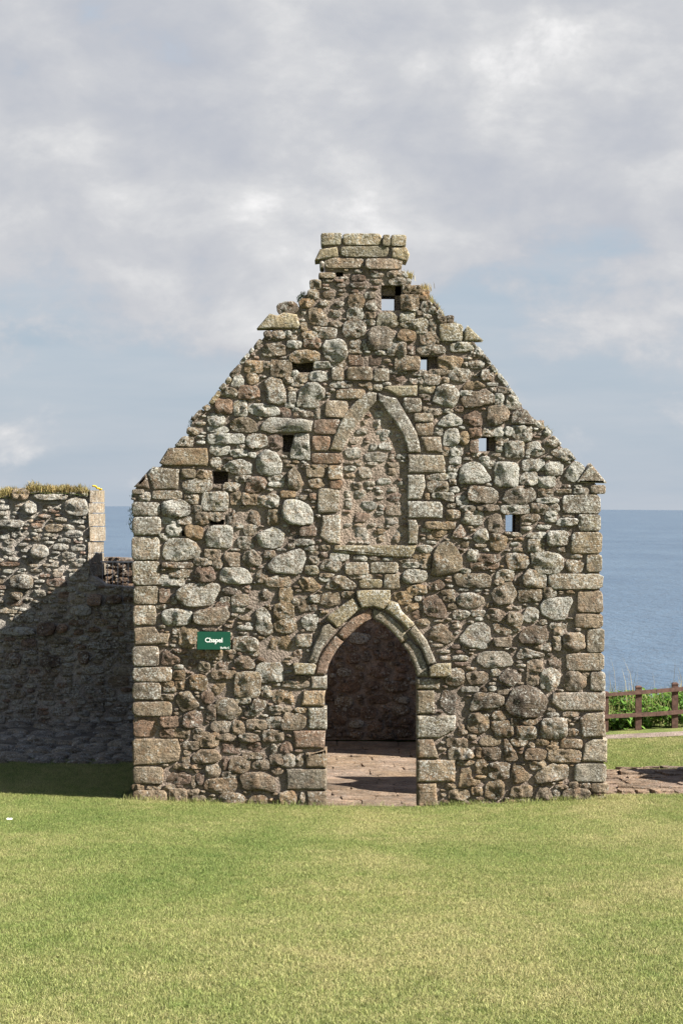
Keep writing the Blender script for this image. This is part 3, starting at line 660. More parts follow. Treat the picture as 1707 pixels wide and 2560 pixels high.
def stone_geom(poly, yp, prot, back, r, block=False, n=None, rough=1.0):
    """a lump of stone from its outline (x, z): bedded `back` deep in the wall, standing `prot` proud of plane yp;
    its face is broken by a few random cleavage planes"""
    if area2(poly) < 0:
        poly = poly[::-1]
    size = math.sqrt(abs(area2(poly)))
    if n is None:
        n = 12 if size < 0.08 else (18 if size < 0.16 else 26)
    P = resample(poly, n)
    cx = sum(a for a, b in P) / n
    cz = sum(b for a, b in P) / n
    so = r.uniform(0, 100)
    hs = size * 0.5
    if block:
        rings = [(1.0, None), (1.0, 0.62), (0.975, 0.93), (0.90, 1.0), (0.62, 1.0), (0.3, 1.0)]
        npl, cut = 3, (0.55, 0.95)
    else:
        rings = [(1.0, None), (1.0, 0.5), (0.97, 0.84), (0.91, 0.98), (0.70, 1.0), (0.48, 1.0), (0.24, 1.0)]
        npl, cut = r.choice((3, 4, 5, 6)), (0.15, 0.75)
    if n <= 12:
        rings = [rings[0], rings[1], (0.9, 0.85), (0.55, 1.0)]
        npl = 3
    planes = []
    for _ in range(npl):
        t = r.uniform(0, 2 * math.pi)
        sl = r.uniform(0.25, 0.95) * (0.4 if block else 1.0)
        planes.append((math.cos(t) * sl, math.sin(t) * sl, hs * r.uniform(*cut)))
    tx, tz = r.uniform(-0.12, 0.12), r.uniform(-0.12, 0.12)
    if block:
        tx *= 0.35
        tz *= 0.35
    amp = (0.45 if block else 1.0) * rough * min(0.022, size * 0.10)
    V, Fc = [], []

    def depth(qx, qz, d):
        u, w = qx - cx, qz - cz
        f = 2.4 / max(size, 0.06)
        h = d * prot + amp * fbm(qx * f + so, so, qz * f) + u * tx + w * tz
        h += 0.35 * amp * noise.noise((qx * f * 4.3, so, qz * f * 4.3))
        for (ax, az, off) in planes:
            e = u * ax + w * az - off * math.hypot(ax, az)
            if e > 0:
                h -= e * 0.6
        # the face never sinks to the joint: the edge stays readable
        return max(h, prot * (0.30 + 0.30 * d) if prot > 0.015 else min(h, prot))
    for ri, (s, d) in enumerate(rings):
        for (x, z) in P:
            qx, qz = cx + (x - cx) * s, cz + (z - cz) * s
            if d is None:
                V.append((qx, yp + back, qz))
                continue
            if ri <= 3:
                j = min(0.016, size * 0.07) * (0.3 if block else 1.0)
                qx += j * noise.noise((x * 17, so, z * 17))
                qz += j * noise.noise((x * 17, so + 9, z * 17))
            V.append((qx, yp - depth(qx, qz, d), qz))
    k = len(rings)
    for ri in range(k - 1):
        for i in range(n):
            a, b = ri * n + i, ri * n + (i + 1) % n
            Fc.append((a, b, b + n, a + n))
    V.append((cx, yp - depth(cx, cz, 1.02), cz))
    c = len(V) - 1
    o = (k - 1) * n
    for i in range(n):
        Fc.append((o + i, o + (i + 1) % n, c))
    return V, Fc


def band_geom(poly, yp, prot, back, r, bevel=0.012):
    """a dressed block of any outline, corners kept, arrises worn"""
    if area2(poly) < 0:
        poly = poly[::-1]
    n0 = len(poly)
    P = []
    for i in range(n0):
        a, b = poly[i], poly[(i + 1) % n0]
        L_ = math.hypot(b[0] - a[0], b[1] - a[1])
        m = max(1, int(L_ / 0.06))
        for j in range(m):
            P.append((a[0] + (b[0] - a[0]) * j / m, a[1] + (b[1] - a[1]) * j / m))
    n = len(P)
    N = []
    for i in range(n):
        a, b = P[i - 1], P[(i + 1) % n]
        tx, tz = b[0] - a[0], b[1] - a[1]
        l = math.hypot(tx, tz) or 1
        N.append((tz / l, -tx / l))
    # how far each point may be drawn in before it would meet the other side
    cap = []
    for i in range(n):
        (x, z), (nx, nz) = P[i], N[i]
        best = 1.0
        for j in range(n):
            if j in (i, (i - 1) % n):
                continue
            (ax, az), (bx, bz) = P[j], P[(j + 1) % n]
            ex, ez = bx - ax, bz - az
            den = -nx * ez + nz * ex
            if abs(den) < 1e-9:
                continue
            t = ((ax - x) * ez - (az - z) * ex) / den
            u = ((ax - x) * -nz + (az - z) * nx) / den
            if t > 1e-5 and -0.05 <= u <= 1.05:
                best = min(best, t)
        cap.append(best * 0.38)
    so = r.uniform(0, 50)
    V, Fc = [], []
    for d, ins in ((-back, 0.002), (prot - bevel * 1.3, 0.002), (prot - bevel * 0.3, bevel * 0.6), (prot, bevel * 1.6), (prot + 0.002, bevel * 3.0)):
        for (x, z), (nx, nz), cp in zip(P, N, cap):
            w = noise.noise((x * 11, so, z * 11)) * 0.008
            i2 = min(ins + (max(0.0, w) if d > 0 else 0), cp * (0.05 if ins < 0.005 else min(1.0, ins / (bevel * 3.0))))
            V.append((x - nx * i2, yp - d - (0.007 * noise.noise((x * 9 + so, 3, z * 9)) if d > 0 else 0), z - nz * i2))
    for ri in range(4):
        for i in range(n):
            a, b = ri * n + i, ri * n + (i + 1) % n
            Fc.append((a, b, b + n, a + n))
    Fc.append(tuple(range(4 * n, 5 * n)))
    return V, Fc


def grow(p, g):
    cx = sum(a for a, b in p) / len(p)
    cy = sum(b for a, b in p) / len(p)
    ex = max(abs(a - cx) for a, b in p)
    ey = max(abs(b - cy) for a, b in p)
    return [(cx + (a - cx) * (1 + g / ex), cy + (b - cy) * (1 + g / ey)) for a, b in p]


class Raster:
    """occupancy of a wall face, in photo-like pixels"""
    def __init__(s, x0, y0, x1, y1, step=2.0):
        s.x0, s.y0, s.st = x0, y0, step
        s.w, s.h = int((x1 - x0) / step), int((y1 - y0) / step)
        s.a = np.ones((s.h, s.w), bool)

    def _win(s, poly, grow):
        xs = [p[0] for p in poly]
        ys = [p[1] for p in poly]
        i0, i1 = max(0, int((min(xs) - grow - s.x0) / s.st)), min(s.w, int((max(xs) + grow - s.x0) / s.st) + 2)
        j0, j1 = max(0, int((min(ys) - grow - s.y0) / s.st)), min(s.h, int((max(ys) + grow - s.y0) / s.st) + 2)
        return i0, i1, j0, j1

    def mask(s, poly, grow=0.0):
        i0, i1, j0, j1 = s._win(poly, grow)
        if i1 <= i0 or j1 <= j0:
            return (slice(0, 0), slice(0, 0)), np.zeros((0, 0), bool)
        X = s.x0 + (np.arange(i0, i1) + 0.5) * s.st
        Y = s.y0 + (np.arange(j0, j1) + 0.5) * s.st
        if grow:
            cx = sum(p[0] for p in poly) / len(poly)
            cy = sum(p[1] for p in poly) / len(poly)
            ex = max(abs(p[0] - cx) for p in poly)
            ey = max(abs(p[1] - cy) for p in poly)
            poly = [(cx + (p[0] - cx) * (1 + grow / max(ex, 1)), cy + (p[1] - cy) * (1 + grow / max(ey, 1))) for p in poly]
        return (slice(j0, j1), slice(i0, i1)), pip(poly, X[None, :], Y[:, None])

    def open(s, poly):
        sl, m = s.mask(poly)
        s.a[sl] &= ~m

    def fill(s, poly, grow=0.0):
        sl, m = s.mask(poly, grow)
        s.a[sl] |= m

    def overlap(s, poly):
        sl, m = s.mask(poly)
        t = m.sum()
        return 1.0 if t == 0 else (s.a[sl] & m).sum() / t

    def pack(s, r, sizes, gap=1):
        """drop stones of shrinking size into what is still free"""
        out = []
        for (wa, wb, ha, hb, tries) in sizes:
            for _ in range(tries):
                w = r.uniform(wa, wb) / s.st
                h = r.uniform(ha, hb) / s.st
                i = r.randrange(s.w)
                j = r.randrange(s.h)
                iw, ih = int(w) + 1, int(h) + 1
                if i + iw >= s.w or j + ih >= s.h or s.a[j, i] or s.a[j:j + ih, i:i + iw].any():
                    continue
                s.a[max(0, j - 0):j + ih + gap, max(0, i - 0):i + iw + gap] = True
                out.append((s.x0 + i * s.st, s.y0 + j * s.st, s.x0 + (i + w) * s.st, s.y0 + (j + h) * s.st))
        return out


def core_wall(outline, holes, y0, y1, grid=0.055, rough=0.014, seed=0):
    """a wall body of mortared core: outline and holes in (x, z), faces at y0 (front, rough) and y1"""
    pts, edges = [], []

    def loop(p):
        s = len(pts)
        for i, a in enumerate(p):
            pts.append(Vector(a))
            edges.append((s + i, s + (i + 1) % len(p)))
    loops = [outline] + holes
    for l in loops:
        loop(l)
    nb = len(pts)
    xs = [p[0] for p in outline]
    zs = [p[1] for p in outline]
    r = random.Random(seed + 5)
    gx = np.arange(min(xs), max(xs), grid)
    gz = np.arange(min(zs), max(zs), grid)
    X, Z = np.meshgrid(gx, gz)
    X = X + np.array([[r.uniform(-0.3, 0.3) * grid for _ in gx] for _ in gz])
    Z = Z + np.array([[r.uniform(-0.3, 0.3) * grid for _ in gx] for _ in gz])
    ok = pip(outline, X, Z)
    for h in holes:
        ok &= ~pip(h, X, Z)
    for a, b in zip(X[ok], Z[ok]):
        pts.append(Vector((a, b)))
    vo, eo, fo, ov, oe, of = delaunay_2d_cdt(pts, edges, [], 0, 1e-5)
    C = np.array([[sum(vo[i][0] for i in f) / len(f), sum(vo[i][1] for i in f) / len(f)] for f in fo])
    keep = pip(outline, C[:, 0], C[:, 1])
    for h in holes:
        keep &= ~pip(h, C[:, 0], C[:, 1])
    V = [(v[0], y0 + rough * fbm(v[0] * 9, seed, v[1] * 9), v[1]) for v in vo]
    nb_front = len(V)
    Fc = []
    for f, k in zip(fo, keep):
        if k:
            a = area2([(vo[i][0], vo[i][1]) for i in f])
            Fc.append(tuple(f) if a > 0 else tuple(f[::-1]))
    cnt = {}
    for f in Fc:
        for i in range(len(f)):
            e = (f[i], f[(i + 1) % len(f)])
            cnt[tuple(sorted(e))] = cnt.get(tuple(sorted(e)), []) + [e]
    back = {}

    def bk(i):
        if i not in back:
            back[i] = len(V)
            V.append((V[i][0], y1, V[i][2]))
        return back[i]
    side = [e[0] for e in cnt.values() if len(e) == 1]
    for f in list(Fc):
        Fc.append(tuple(bk(i) for i in f[::-1]))
    for a, b in side:
        Fc.append((b, a, bk(a), bk(b)))
    return V, Fc


def inset(poly, d):
    s = 1 if area2(poly) > 0 else -1
    o = []
    n = len(poly)
    for i in range(n):
        a, b, c = poly[i - 1], poly[i], poly[(i + 1) % n]
        n1 = (-(b[1] - a[1]), b[0] - a[0])
        n2 = (-(c[1] - b[1]), c[0] - b[0])
        l1 = math.hypot(*n1) or 1
        l2 = math.hypot(*n2) or 1
        nx, ny = n1[0] / l1 + n2[0] / l2, n1[1] / l1 + n2[1] / l2
        l = math.hypot(nx, ny) or 1
        k = min(1.5, 2 / max(l, 0.5))
        o.append((b[0] + s * nx / l * d * k, b[1] + s * ny / l * d * k))
    return o


# ---------------------------------------------------------------- the chapel
R = random.Random(11)
base0 = Vector((0.35, 0.0, 0.0))
chapel = empty('chapel', base0, 'roofless rubble stone chapel gable with pointed doorway, standing on the lawn', 'chapel ruin')

mpoly = lambda poly, y=0.0: [W(a, b, y) for a, b in poly]
holes_m = [mpoly(inset(DOOR, -9)), mpoly(inset(WINDOW, -8))]
for (x0, y0, x1, y1), _ in HOLES:
    holes_m.append(mpoly([(x0, y0), (x1, y0), (x1, y1), (x0, y1)]))
cv, cf = core_wall(mpoly(inset(OUTLINE, 7)), holes_m, 0.005, 0.85, rough=0.009, seed=1)
WALL_T = 0.85
gable = mesh_obj('gable_wall', cv, cf, M['mortar'], chapel, smooth=False, label='front gable wall of rough rubble with stone edges')

# plugs at the back of the putlog holes
for (hx0, hy0, hx1, hy1), closed in HOLES:
    for (a, b, c, d) in ([(hx0 - 5, hy0 - 5, hx1 + 5, hy1 + 5)] if closed is None else closed):
        x0, z1 = W(a, b)
        x1, z0 = W(c, d)
        y0 = 0.30 if closed is None else 0.16
        mesh_obj('hole_backing', *box(x0, x1, y0, 0.80 + 0.01 * R.random(), z0, z1), M['mortar'], gable, origin=(x0, y0, z0))

ras = Raster(310, 560, 1540, 2050)
ras.open(OUTLINE)
ras.fill(inset(DOOR, -2))
ras.fill(inset(WINDOW, -2))
for (x0, y0, x1, y1), _ in HOLES:
    ras.fill([(x0 - 1, y0 - 1), (x1 + 1, y0 - 1), (x1 + 1, y1 + 1), (x0 - 1, y1 + 1)])
occ = Raster(310, 560, 1540, 2050)      # only stones, for spotting one traced twice
occ.a[:] = False

pieces = []                             # (name, area, verts, faces, colour, dressed)
for nm, kd, poly in DRESSED:
    jamb = nm in ('jamb_stone', 'voussoir')
    back = 0.55 if jamb else (0.16 if nm.startswith('window') else 0.12)
    prot = {'hood_stone': 0.07, 'keystone': 0.08, 'label_stop': 0.085, 'voussoir': 0.035, 'jamb_stone': 0.036}.get(nm, 0.042) + R.uniform(-0.006, 0.006)
    v, f = band_geom(mpoly(inset(poly, 0.6)), 0.0, prot, back, R, 0.018 if nm in ('jamb_stone', 'voussoir', 'hood_stone') else 0.013)
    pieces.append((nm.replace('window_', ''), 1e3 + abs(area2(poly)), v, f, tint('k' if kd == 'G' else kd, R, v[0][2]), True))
    ras.fill(poly, 2)
    occ.fill(poly)
for ox, oy, sc, txt in TILES:
    for ent in txt.replace('\n', ';').split(';'):
        ent = ent.strip()
        if not ent:
            continue
        if ':' in ent:
            kd, rest = ent.split(':')
            raw = [tuple(float(q) for q in p.split(',')) for p in rest.split()]
            block = kd[0].isupper()
            poly = [(ox + a / sc, oy + b / sc) for a, b in raw]
            if not block:
                poly = chaikin(poly, 0.12)
        else:
            t = ent.split()
            kd = t[0]
            block = kd[0].isupper()
            x0, y0, x1, y1 = [float(q) for q in t[1:5]]
            poly = superellipse(ox + x0 / sc, oy + y0 / sc, ox + x1 / sc, oy + y1 / sc, 9.0 if block else R.choice((3.6, 4.6, 6.0)), R, 24)
            if not block:
                poly = grow(poly, 2.4)
        if occ.overlap(poly) > 0.30:
            continue
        occ.fill(poly)
        ras.fill(poly, 1.2)
        A = abs(area2(poly))
        s = math.sqrt(A) * K
        recess = '-' in kd
        px_min = min(p[0] for p in poly)
        px_max = max(p[0] for p in poly)
        ay = sum(p[1] for p in poly) / len(poly)
        quoin = block and (px_min < 345 or px_max > 1490) and ay > 1200
        edge = quoin or ay < 690 or kd[0] in 'MG' and (ay < 1240 and not (830 < px_min < 1060 and ay > 880))
        if recess:
            prot = R.uniform(0.004, 0.012)
        elif block:
            prot = R.uniform(0.03, 0.045)
        else:
            prot = min(0.056, 0.018 + 0.10 * s) * R.uniform(0.7, 1.3)
        back = 0.42 if quoin else (0.6 if ay < 690 else (0.35 if edge else 0.10))
        if block and ':' in ent:
            v, f = band_geom(mpoly(poly), 0.0, prot, back, R, 0.014)
        else:
            v, f = stone_geom(mpoly(poly), 0.0, prot, back, R, block, rough=1.0)
        nm = 'quoin' if quoin else ('coping_stone' if ay < 690 or (block and kd[0] in 'MG' and (px_max - px_min) > 45 and ay < 1240 and (px_min < 480 or px_min > 1150 or ay < 870)) else 'stone')
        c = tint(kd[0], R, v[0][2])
        if block:
            c = (c[0], c[1], c[2], c[3] * 0.6)
        pieces.append((nm, A, v, f, c, block))

# thin slabs bedded along the two slopes
def slope_stones(pts, side):
    for (xa, ya), (xb, yb) in zip(pts[:-1], pts[1:]):
        L_ = math.hypot(xb - xa, yb - ya)
        ux, uy = (xb - xa) / L_, (yb - ya) / L_
        nx, ny = -uy * side, ux * side            # into the wall
        t = 0.0
        while t < L_ - 4:
            l = min(R.uniform(20, 46), L_ - t)
            h = R.uniform(8, 15)
            o0, o1 = R.uniform(-2.5, 1.0), R.uniform(-2.5, 1.0)
            P = [(xa + ux * t + nx * o0, ya + uy * t + ny * o0), (xa + ux * (t + l - 1) + nx * o1, ya + uy * (t + l - 1) + ny * o1),
                 (xa + ux * (t + l - 2) + nx * h, ya + uy * (t + l - 2) + ny * h), (xa + ux * (t + 2) + nx * h, ya + uy * (t + 2) + ny * h)]
            t += l
            P = chaikin(P, 0.14)
            if occ.overlap(P) > 0.35:
                continue
            occ.fill(P)
            ras.fill(P, 1.0)
            v, f = stone_geom(mpoly(P), 0.0, R.uniform(0.015, 0.04), 0.5, R)
            pieces.append(('stone', abs(area2(P)), v, f, tint(R.choice('ggtmd'), R, v[0][2]), False))


iL = OUTLINE.index((372, 1166))
iT = OUTLINE.index((804, 684))
slope_stones(OUTLINE[iL:iT + 1], 1)
iA = OUTLINE.index((1008, 676))
iB = OUTLINE.index((1498, 1212))
slope_stones(OUTLINE[iA:iB + 1], 1)

# pinning stones and snecks in every gap that is left
small = MB()
for a in ras.pack(R, [(26, 44, 11, 18, 9000), (22, 40, 7, 11, 30000), (14, 32, 5, 8, 50000), (10, 18, 4, 6, 20000)], 1):
    poly = superellipse(*a, R.choice((3.2, 4.0, 5.0)), R, 12)
    kd = R.choice('ttttggorrdd')
    v, f = stone_geom(mpoly(grow(poly, 0.8)), 0.0, R.uniform(0.012, 0.038), 0.03, R, n=10)
    A = (a[2] - a[0]) * (a[3] - a[1])
    pieces.append(('stone', A * 0.8, v, f, tint(kd, R, v[0][2]), False))

nstone = 0
for nm, A, v, f, c, dressed in sorted(pieces, key=lambda q: -q[1]):
    if nm == 'stone':
        nstone += 1
        if nstone > 255:
            small.add(v, f, c)
            continue
    ctr = np.mean(np.array(v), axis=0)
    mesh_obj(nm, v, f, M['ashlar'] if dressed else M['stone'], gable, origin=ctr, smooth=True, cols=[c] * len(v))
small.obj('pinning_stones', M['stone'], gable, smooth=True, kind='stuff')

# the walled-up window: rubble set back behind the frame
WY = 0.004
wv, wf = core_wall(mpoly(inset(WINDOW, -10)), [], WY + 0.004, WY + 0.5, grid=0.045, rough=0.007, seed=4)
infill = mesh_obj('window_infill', wv, wf, M['mortar_pale'], chapel, label='pale rubble filling the blocked pointed window')
wr = Raster(850, 990, 1025, 1370, 1.5)
wr.open(WINDOW)
wl = [(868, 1319, 930, 1352), (858, 1180, 893, 1200), (862, 1254, 880, 1276), (980, 1320, 1015, 1358), (866, 1205, 905, 1225)]
ip = []
for a in wl:
    ip.append((a, R.choice('wgt')))
    wr.fill([(a[0] - 1, a[1] - 1), (a[2] + 1, a[1] - 1), (a[2] + 1, a[3] + 1), (a[0] - 1, a[3] + 1)])
for a in wr.pack(R, [(38, 62, 20, 32, 900), (26, 46, 12, 20, 3000), (18, 34, 8, 12, 6000), (12, 20, 5, 7, 5000)], 1):
    ip.append((a, R.choice('wwggttro')))
wi = MB()
for i, (a, kd) in enumerate(sorted(ip, key=lambda q: -(q[0][2] - q[0][0]) * (q[0][3] - q[0][1]))):
    poly = grow(superellipse(*a, R.choice((3.0, 4.0)), R, 16), 1.0)
    v, f = stone_geom(mpoly(poly), WY, R.uniform(0.008, 0.018), 0.03, R, rough=0.6)
    c = tint(kd, R)
    c = (c[0] * 1.2 + 0.06, c[1] * 1.18 + 0.05, c[2] * 1.18 + 0.045, c[3])
    if i < 30:
        mesh_obj('stone', v, f, M['stone'], infill, origin=np.mean(np.array(v), axis=0), smooth=True, cols=[c] * len(v))
    else:
        wi.add(v, f, c)
wi.obj('pinning_stones', M['stone'], infill, smooth=True, kind='stuff')

# side walls and rear wall
XL = W(330, 1800)[0]
XR = W(1510, 1800)[0]
LEN = 12.6


def yz_wall(name, x0, x1, prof, mat):
    """a wall running away from the camera; prof = [(y, top z)..]; ragged top"""
    V, Fc = [], []
    rr = random.Random(name)
    pts = []
    for (ya, za), (yb, zb) in zip(prof[:-1], prof[1:]):
        m = max(1, int(abs(yb - ya) / 0.22))
        for i in range(m):
            t = i / m
            pts.append((ya + (yb - ya) * t, za + (zb - za) * t + rr.uniform(-0.07, 0.07)))
    pts.append(prof[-1])
    for (y, z) in pts:
        o = len(V)
        V += [(x0, y, -0.35), (x1, y, -0.35), (x1, y, z), (x0, y, z)]
        if o:
            for k in range(4):
                Fc.append((o - 4 + k, o - 4 + (k + 1) % 4, o + (k + 1) % 4, o + k))
    Fc.append((0, 3, 2, 1))
    Fc.append((o, o + 1, o + 2, o + 3))
    return mesh_obj(name, V, Fc, mat, chapel)


M['rubble_face'] = stone_material('rubble_face', flat=(0.27, 0.20, 0.15), lich=0.4, bump=1.4)
yz_wall('side_wall', XL + 0.06, XL + 0.8, [(0.86, 4.0), (4.0, 4.2), (8.0, 4.45), (12.1, 4.5)], M['rubble_face'])
yz_wall('side_wall', XR - 0.42, XR - 0.06, [(0.86, 1.6), (1.5, 0.9), (2.2, 0.55), (3.0, 0.6), (3.3, 1.9), (4.1, 2.35), (4.7, 2.0), (5.3, 2.3), (5.8, 1.2), (6.2, 0.6), (8.9, 0.6), (9.2, 2.4), (9.7, 4.6), (10.4, 5.5), (LEN + 0.7, 5.5)], M['rubble_face'])  # unseen right wall, its heights shaped to cast sun and shade inside

RY = LEN


def rubble_wall(parent, name, outline_px, yp, thick, mat, sizes, kinds, nparts, seed, fixed=(), prot=(0.015, 0.06), st=2.0, lighten=1.0, label=None):
    rr = random.Random(seed)
    o = mpoly(outline_px, yp)
    v, f = core_wall(o, [], yp + 0.02, yp + thick, grid=0.09, rough=0.014, seed=seed)
    props = {'label': label} if label else {}
    wall = mesh_obj(name, v, f, mat, parent, **props)
    xs = [p[0] for p in outline_px]
    ys = [p[1] for p in outline_px]
    ra = Raster(min(xs), min(ys), max(xs), max(ys), st)
    ra.open(outline_px)
    items = []
    for (a, kd) in fixed:
        items.append((a, kd, 0.08))
        ra.fill([(a[0] - 1, a[1] - 1), (a[2] + 1, a[1] - 1), (a[2] + 1, a[3] + 1), (a[0] - 1, a[3] + 1)])
    for a in ra.pack(rr, sizes, 1):
        items.append((a, rr.choice(kinds), rr.uniform(*prot)))
    items.sort(key=lambda q: -(q[0][2] - q[0][0]) * (q[0][3] - q[0][1]))
    rest = MB()
    for i, (a, kd, p) in enumerate(items):
        poly = grow(superellipse(*a, rr.choice((3.2, 4.0, 5.0)), rr, 14), 1.0)
        v, f = stone_geom(mpoly(poly, yp), yp, p, 0.06, rr, rough=1.3, n=16 if i < nparts else 10)
        c = tint(kd, rr)
        c = (c[0] * lighten, c[1] * lighten, c[2] * lighten, c[3])
        if i < nparts:
            mesh_obj('stone', v, f, M['stone'], wall, origin=np.mean(np.array(v), axis=0), smooth=True, cols=[c] * len(v))
        else:
            rest.add(v, f, c)
    if rest.v:
        rest.obj('pinning_stones', M['stone'], wall, smooth=True, kind='stuff')
    return wall


rx0 = 853.5 + (XL + 0.12) / (RY + D) * F
rx1 = 853.5 + (XR - 0.42) / (RY + D) * F
rubble_wall(chapel, 'rear_wall', [(rx0, 1850), (rx0, 1340), (700, 1330), (980, 1345), (1180, 1360), (rx1, 1370), (rx1, 1850)], RY, 0.7, M['mortar'],
            [(34, 62, 20, 34, 900), (20, 40, 13, 24, 3000), (12, 26, 7, 14, 6000), (8, 14, 5, 9, 9000)], 'rrrddtrg', 45, 21)

# ---------------------------------------------------------------- ground
def base_z(x):
    return float(np.interp(x, [-8, -2.9, -0.3, 1.0, 1.6, 3.6, 6, 12], [0.0, 0.0, -0.075, -0.075, -0.05, 0.055, 0.09, 0.2]))


def terrain(x, y):
    z = base_z(x)
    if y <= 0:
        t = -y
        z = z * max(0.0, 1 - t / 6.0) + 0.060 * t * (t / (t + 1.2)) + 0.05 * min(1, t / 3) * noise.noise((x * 0.25, y * 0.25, 0.3))
        if t > 38:
            z -= 0.03 * (t - 38)
    else:
        if x > 3.5:
            z += 0.035 * (x - 3.5) * min(1.0, y / 6.0)
    if XL + 0.3 < x < XR - 0.3 and 0.4 < y < LEN + 0.5:
        z -= 0.6
    if y > 14.5:
        t = y - 14.5
        z -= min(50.0, 0.6 * t + 0.08 * t * t)
    e = abs(x) - 70
    if e > 0:
        z -= min(50.0, 0.1 * e * e)
    return z


def axis(segs):
    o = []
    for a, b, s in segs:
        o += list(np.arange(a, b, s))
    o.append(segs[-1][1])
    return o


gx = axis([(-110, -12, 7), (-12, 12, 0.5), (12, 110, 7)])
gy = axis([(-140, -42, 7), (-42, 15, 0.5), (15, 60, 3.0)])
gv, gf = [], []
for y in gy:
    for x in gx:
        gv.append((x, y, terrain(x, y)))
nx = len(gx)
for j in range(len(gy) - 1):
    for i in range(nx - 1):
        a = j * nx + i
        gf.append((a, a + 1, a + nx + 1, a + nx))
mesh_obj('lawn', gv, gf, M['ground'], smooth=True, kind='structure')

sv, sf = [], []
sx = [-16000, -4000, -800, 0, 800, 4000, 16000]
sy = [-400, 20, 120, 500, 2000, 7000, 26000]
for y in sy:
    for x in sx:
        sv.append((x, y, -46.0))
for j in range(6):
    for i in range(6):
        a = j * 7 + i
        sf.append((a, a + 1, a + 8, a + 7))
mesh_obj('sea', sv, sf, M['sea'], kind='structure')


# ---------------------------------------------------------------- paving
def slab(poly, zt, th, r, tilt=0.012):
    """an uneven flat stone from its outline (x, y)"""
    if area2(poly) < 0:
        poly = poly[::-1]
    P = resample(chaikin(poly, 0.05), 14)
    cx = sum(p[0] for p in P) / 14
    cy = sum(p[1] for p in P) / 14
    tx, ty = r.uniform(-tilt, tilt), r.uniform(-tilt, tilt)
    so = r.uniform(0, 99)
    V, Fc = [], []
    for s, d in ((1.0, -th), (1.0, -0.006), (0.985, 0.0), (0.5, 0.002)):
        for (x, y) in P:
            qx, qy = cx + (x - cx) * s, cy + (y - cy) * s
            V.append((qx, qy, zt + d + (qx - cx) * tx + (qy - cy) * ty + (0.005 * fbm(qx * 3 + so, qy * 3, so) if d > -0.05 else 0)))
    for k in range(3):
        for i in range(14):
            a, b = k * 14 + i, k * 14 + (i + 1) % 14
            Fc.append((a, b, b + 14, a + 14))
    V.append((cx, cy, zt + 0.003))
    for i in range(14):
        Fc.append((42 + i, 42 + (i + 1) % 14, 56))
    return V, Fc


def jitter_quad(x0, y0, x1, y1, r, j):
    mid = lambda a, b: (a + b) / 2
    p = [(x0, y0), (mid(x0, x1), y0), (x1, y0), (x1, mid(y0, y1)), (x1, y1), (mid(x0, x1), y1), (x0, y1), (x0, mid(y0, y1))]
    return [(a + r.uniform(-j, j), b + r.uniform(-j, j)) for a, b in p]


R2 = random.Random(5)
FZ = -0.33
fl = mesh_obj('chapel_floor', *box(XL + 0.6, XR - 0.3, 0.35, LEN + 0.2, FZ - 0.3, FZ - 0.028), mortar_material('floor_earth', (0.10, 0.075, 0.06), (0.15, 0.115, 0.09)), kind='structure')
y = 0.4
while y < LEN - 0.1:
    d = R2.uniform(0.28, 0.75) + 0.02 * y
    x = -1.5 + R2.uniform(-0.3, 0.3)
    while x < 2.7:
        w = R2.uniform(0.45, 1.25)
        if not (y < 0.85 and (x + w < -0.25 or x > 1.05)):
            x0c, x1c = (max(x, -0.30), min(x + w, 1.12)) if y < 0.85 else (x, x + w)
            if x1c - x0c > 0.1:
                v, f = slab(jitter_quad(x0c + 0.002, y + 0.004, x1c - 0.002, y + d - 0.004, R2, 0.02), FZ + R2.uniform(-0.006, 0.01), 0.06, R2)
                k = R2.uniform(0.8, 1.2)
                mesh_obj('flagstone', v, f, M['ashlar'], fl, origin=np.mean(np.array(v), axis=0), smooth=False,
                         cols=[(0.235 * k, 0.168 * k, 0.125 * k, 0.0)] * len(v))
        x += w
    y += d

# worn rubble paving beside the chapel, right
rp = mesh_obj('rubble_paving', [(XR + 0.02, 0.45, 0.062), (9.5, 0.35, 0.17), (9.5, 4.0, 0.26), (XR + 0.02, 3.7, 0.075)], [(0, 1, 2, 3)],
              mortar_material('paving_earth', (0.17, 0.12, 0.09), (0.24, 0.175, 0.13)), kind='structure')
y = 0.5
cnt = 0
while y < 3.7:
    d = R2.uniform(0.16, 0.36)
    x = XR - 0.1 + R2.uniform(0, 0.3)
    while x < 7.2:
        w = R2.uniform(0.2, 0.65)
        if R2.random() < 0.85:
            zt = terrain(x + w / 2, y + d / 2) + R2.uniform(0.0, 0.035)
            v, f = slab(jitter_quad(x + 0.02, y + 0.02, x + w - 0.02, y + d - 0.02, R2, 0.05), zt + 0.015, 0.12, R2, 0.07)
            k = R2.uniform(0.75, 1.25)
            mesh_obj('paving_stone', v, f, M['stone'], rp, origin=np.mean(np.array(v), axis=0), smooth=False, cols=[(0.29 * k, 0.205 * k, 0.15 * k, 0.05)] * len(v))
        x += w
    y += d

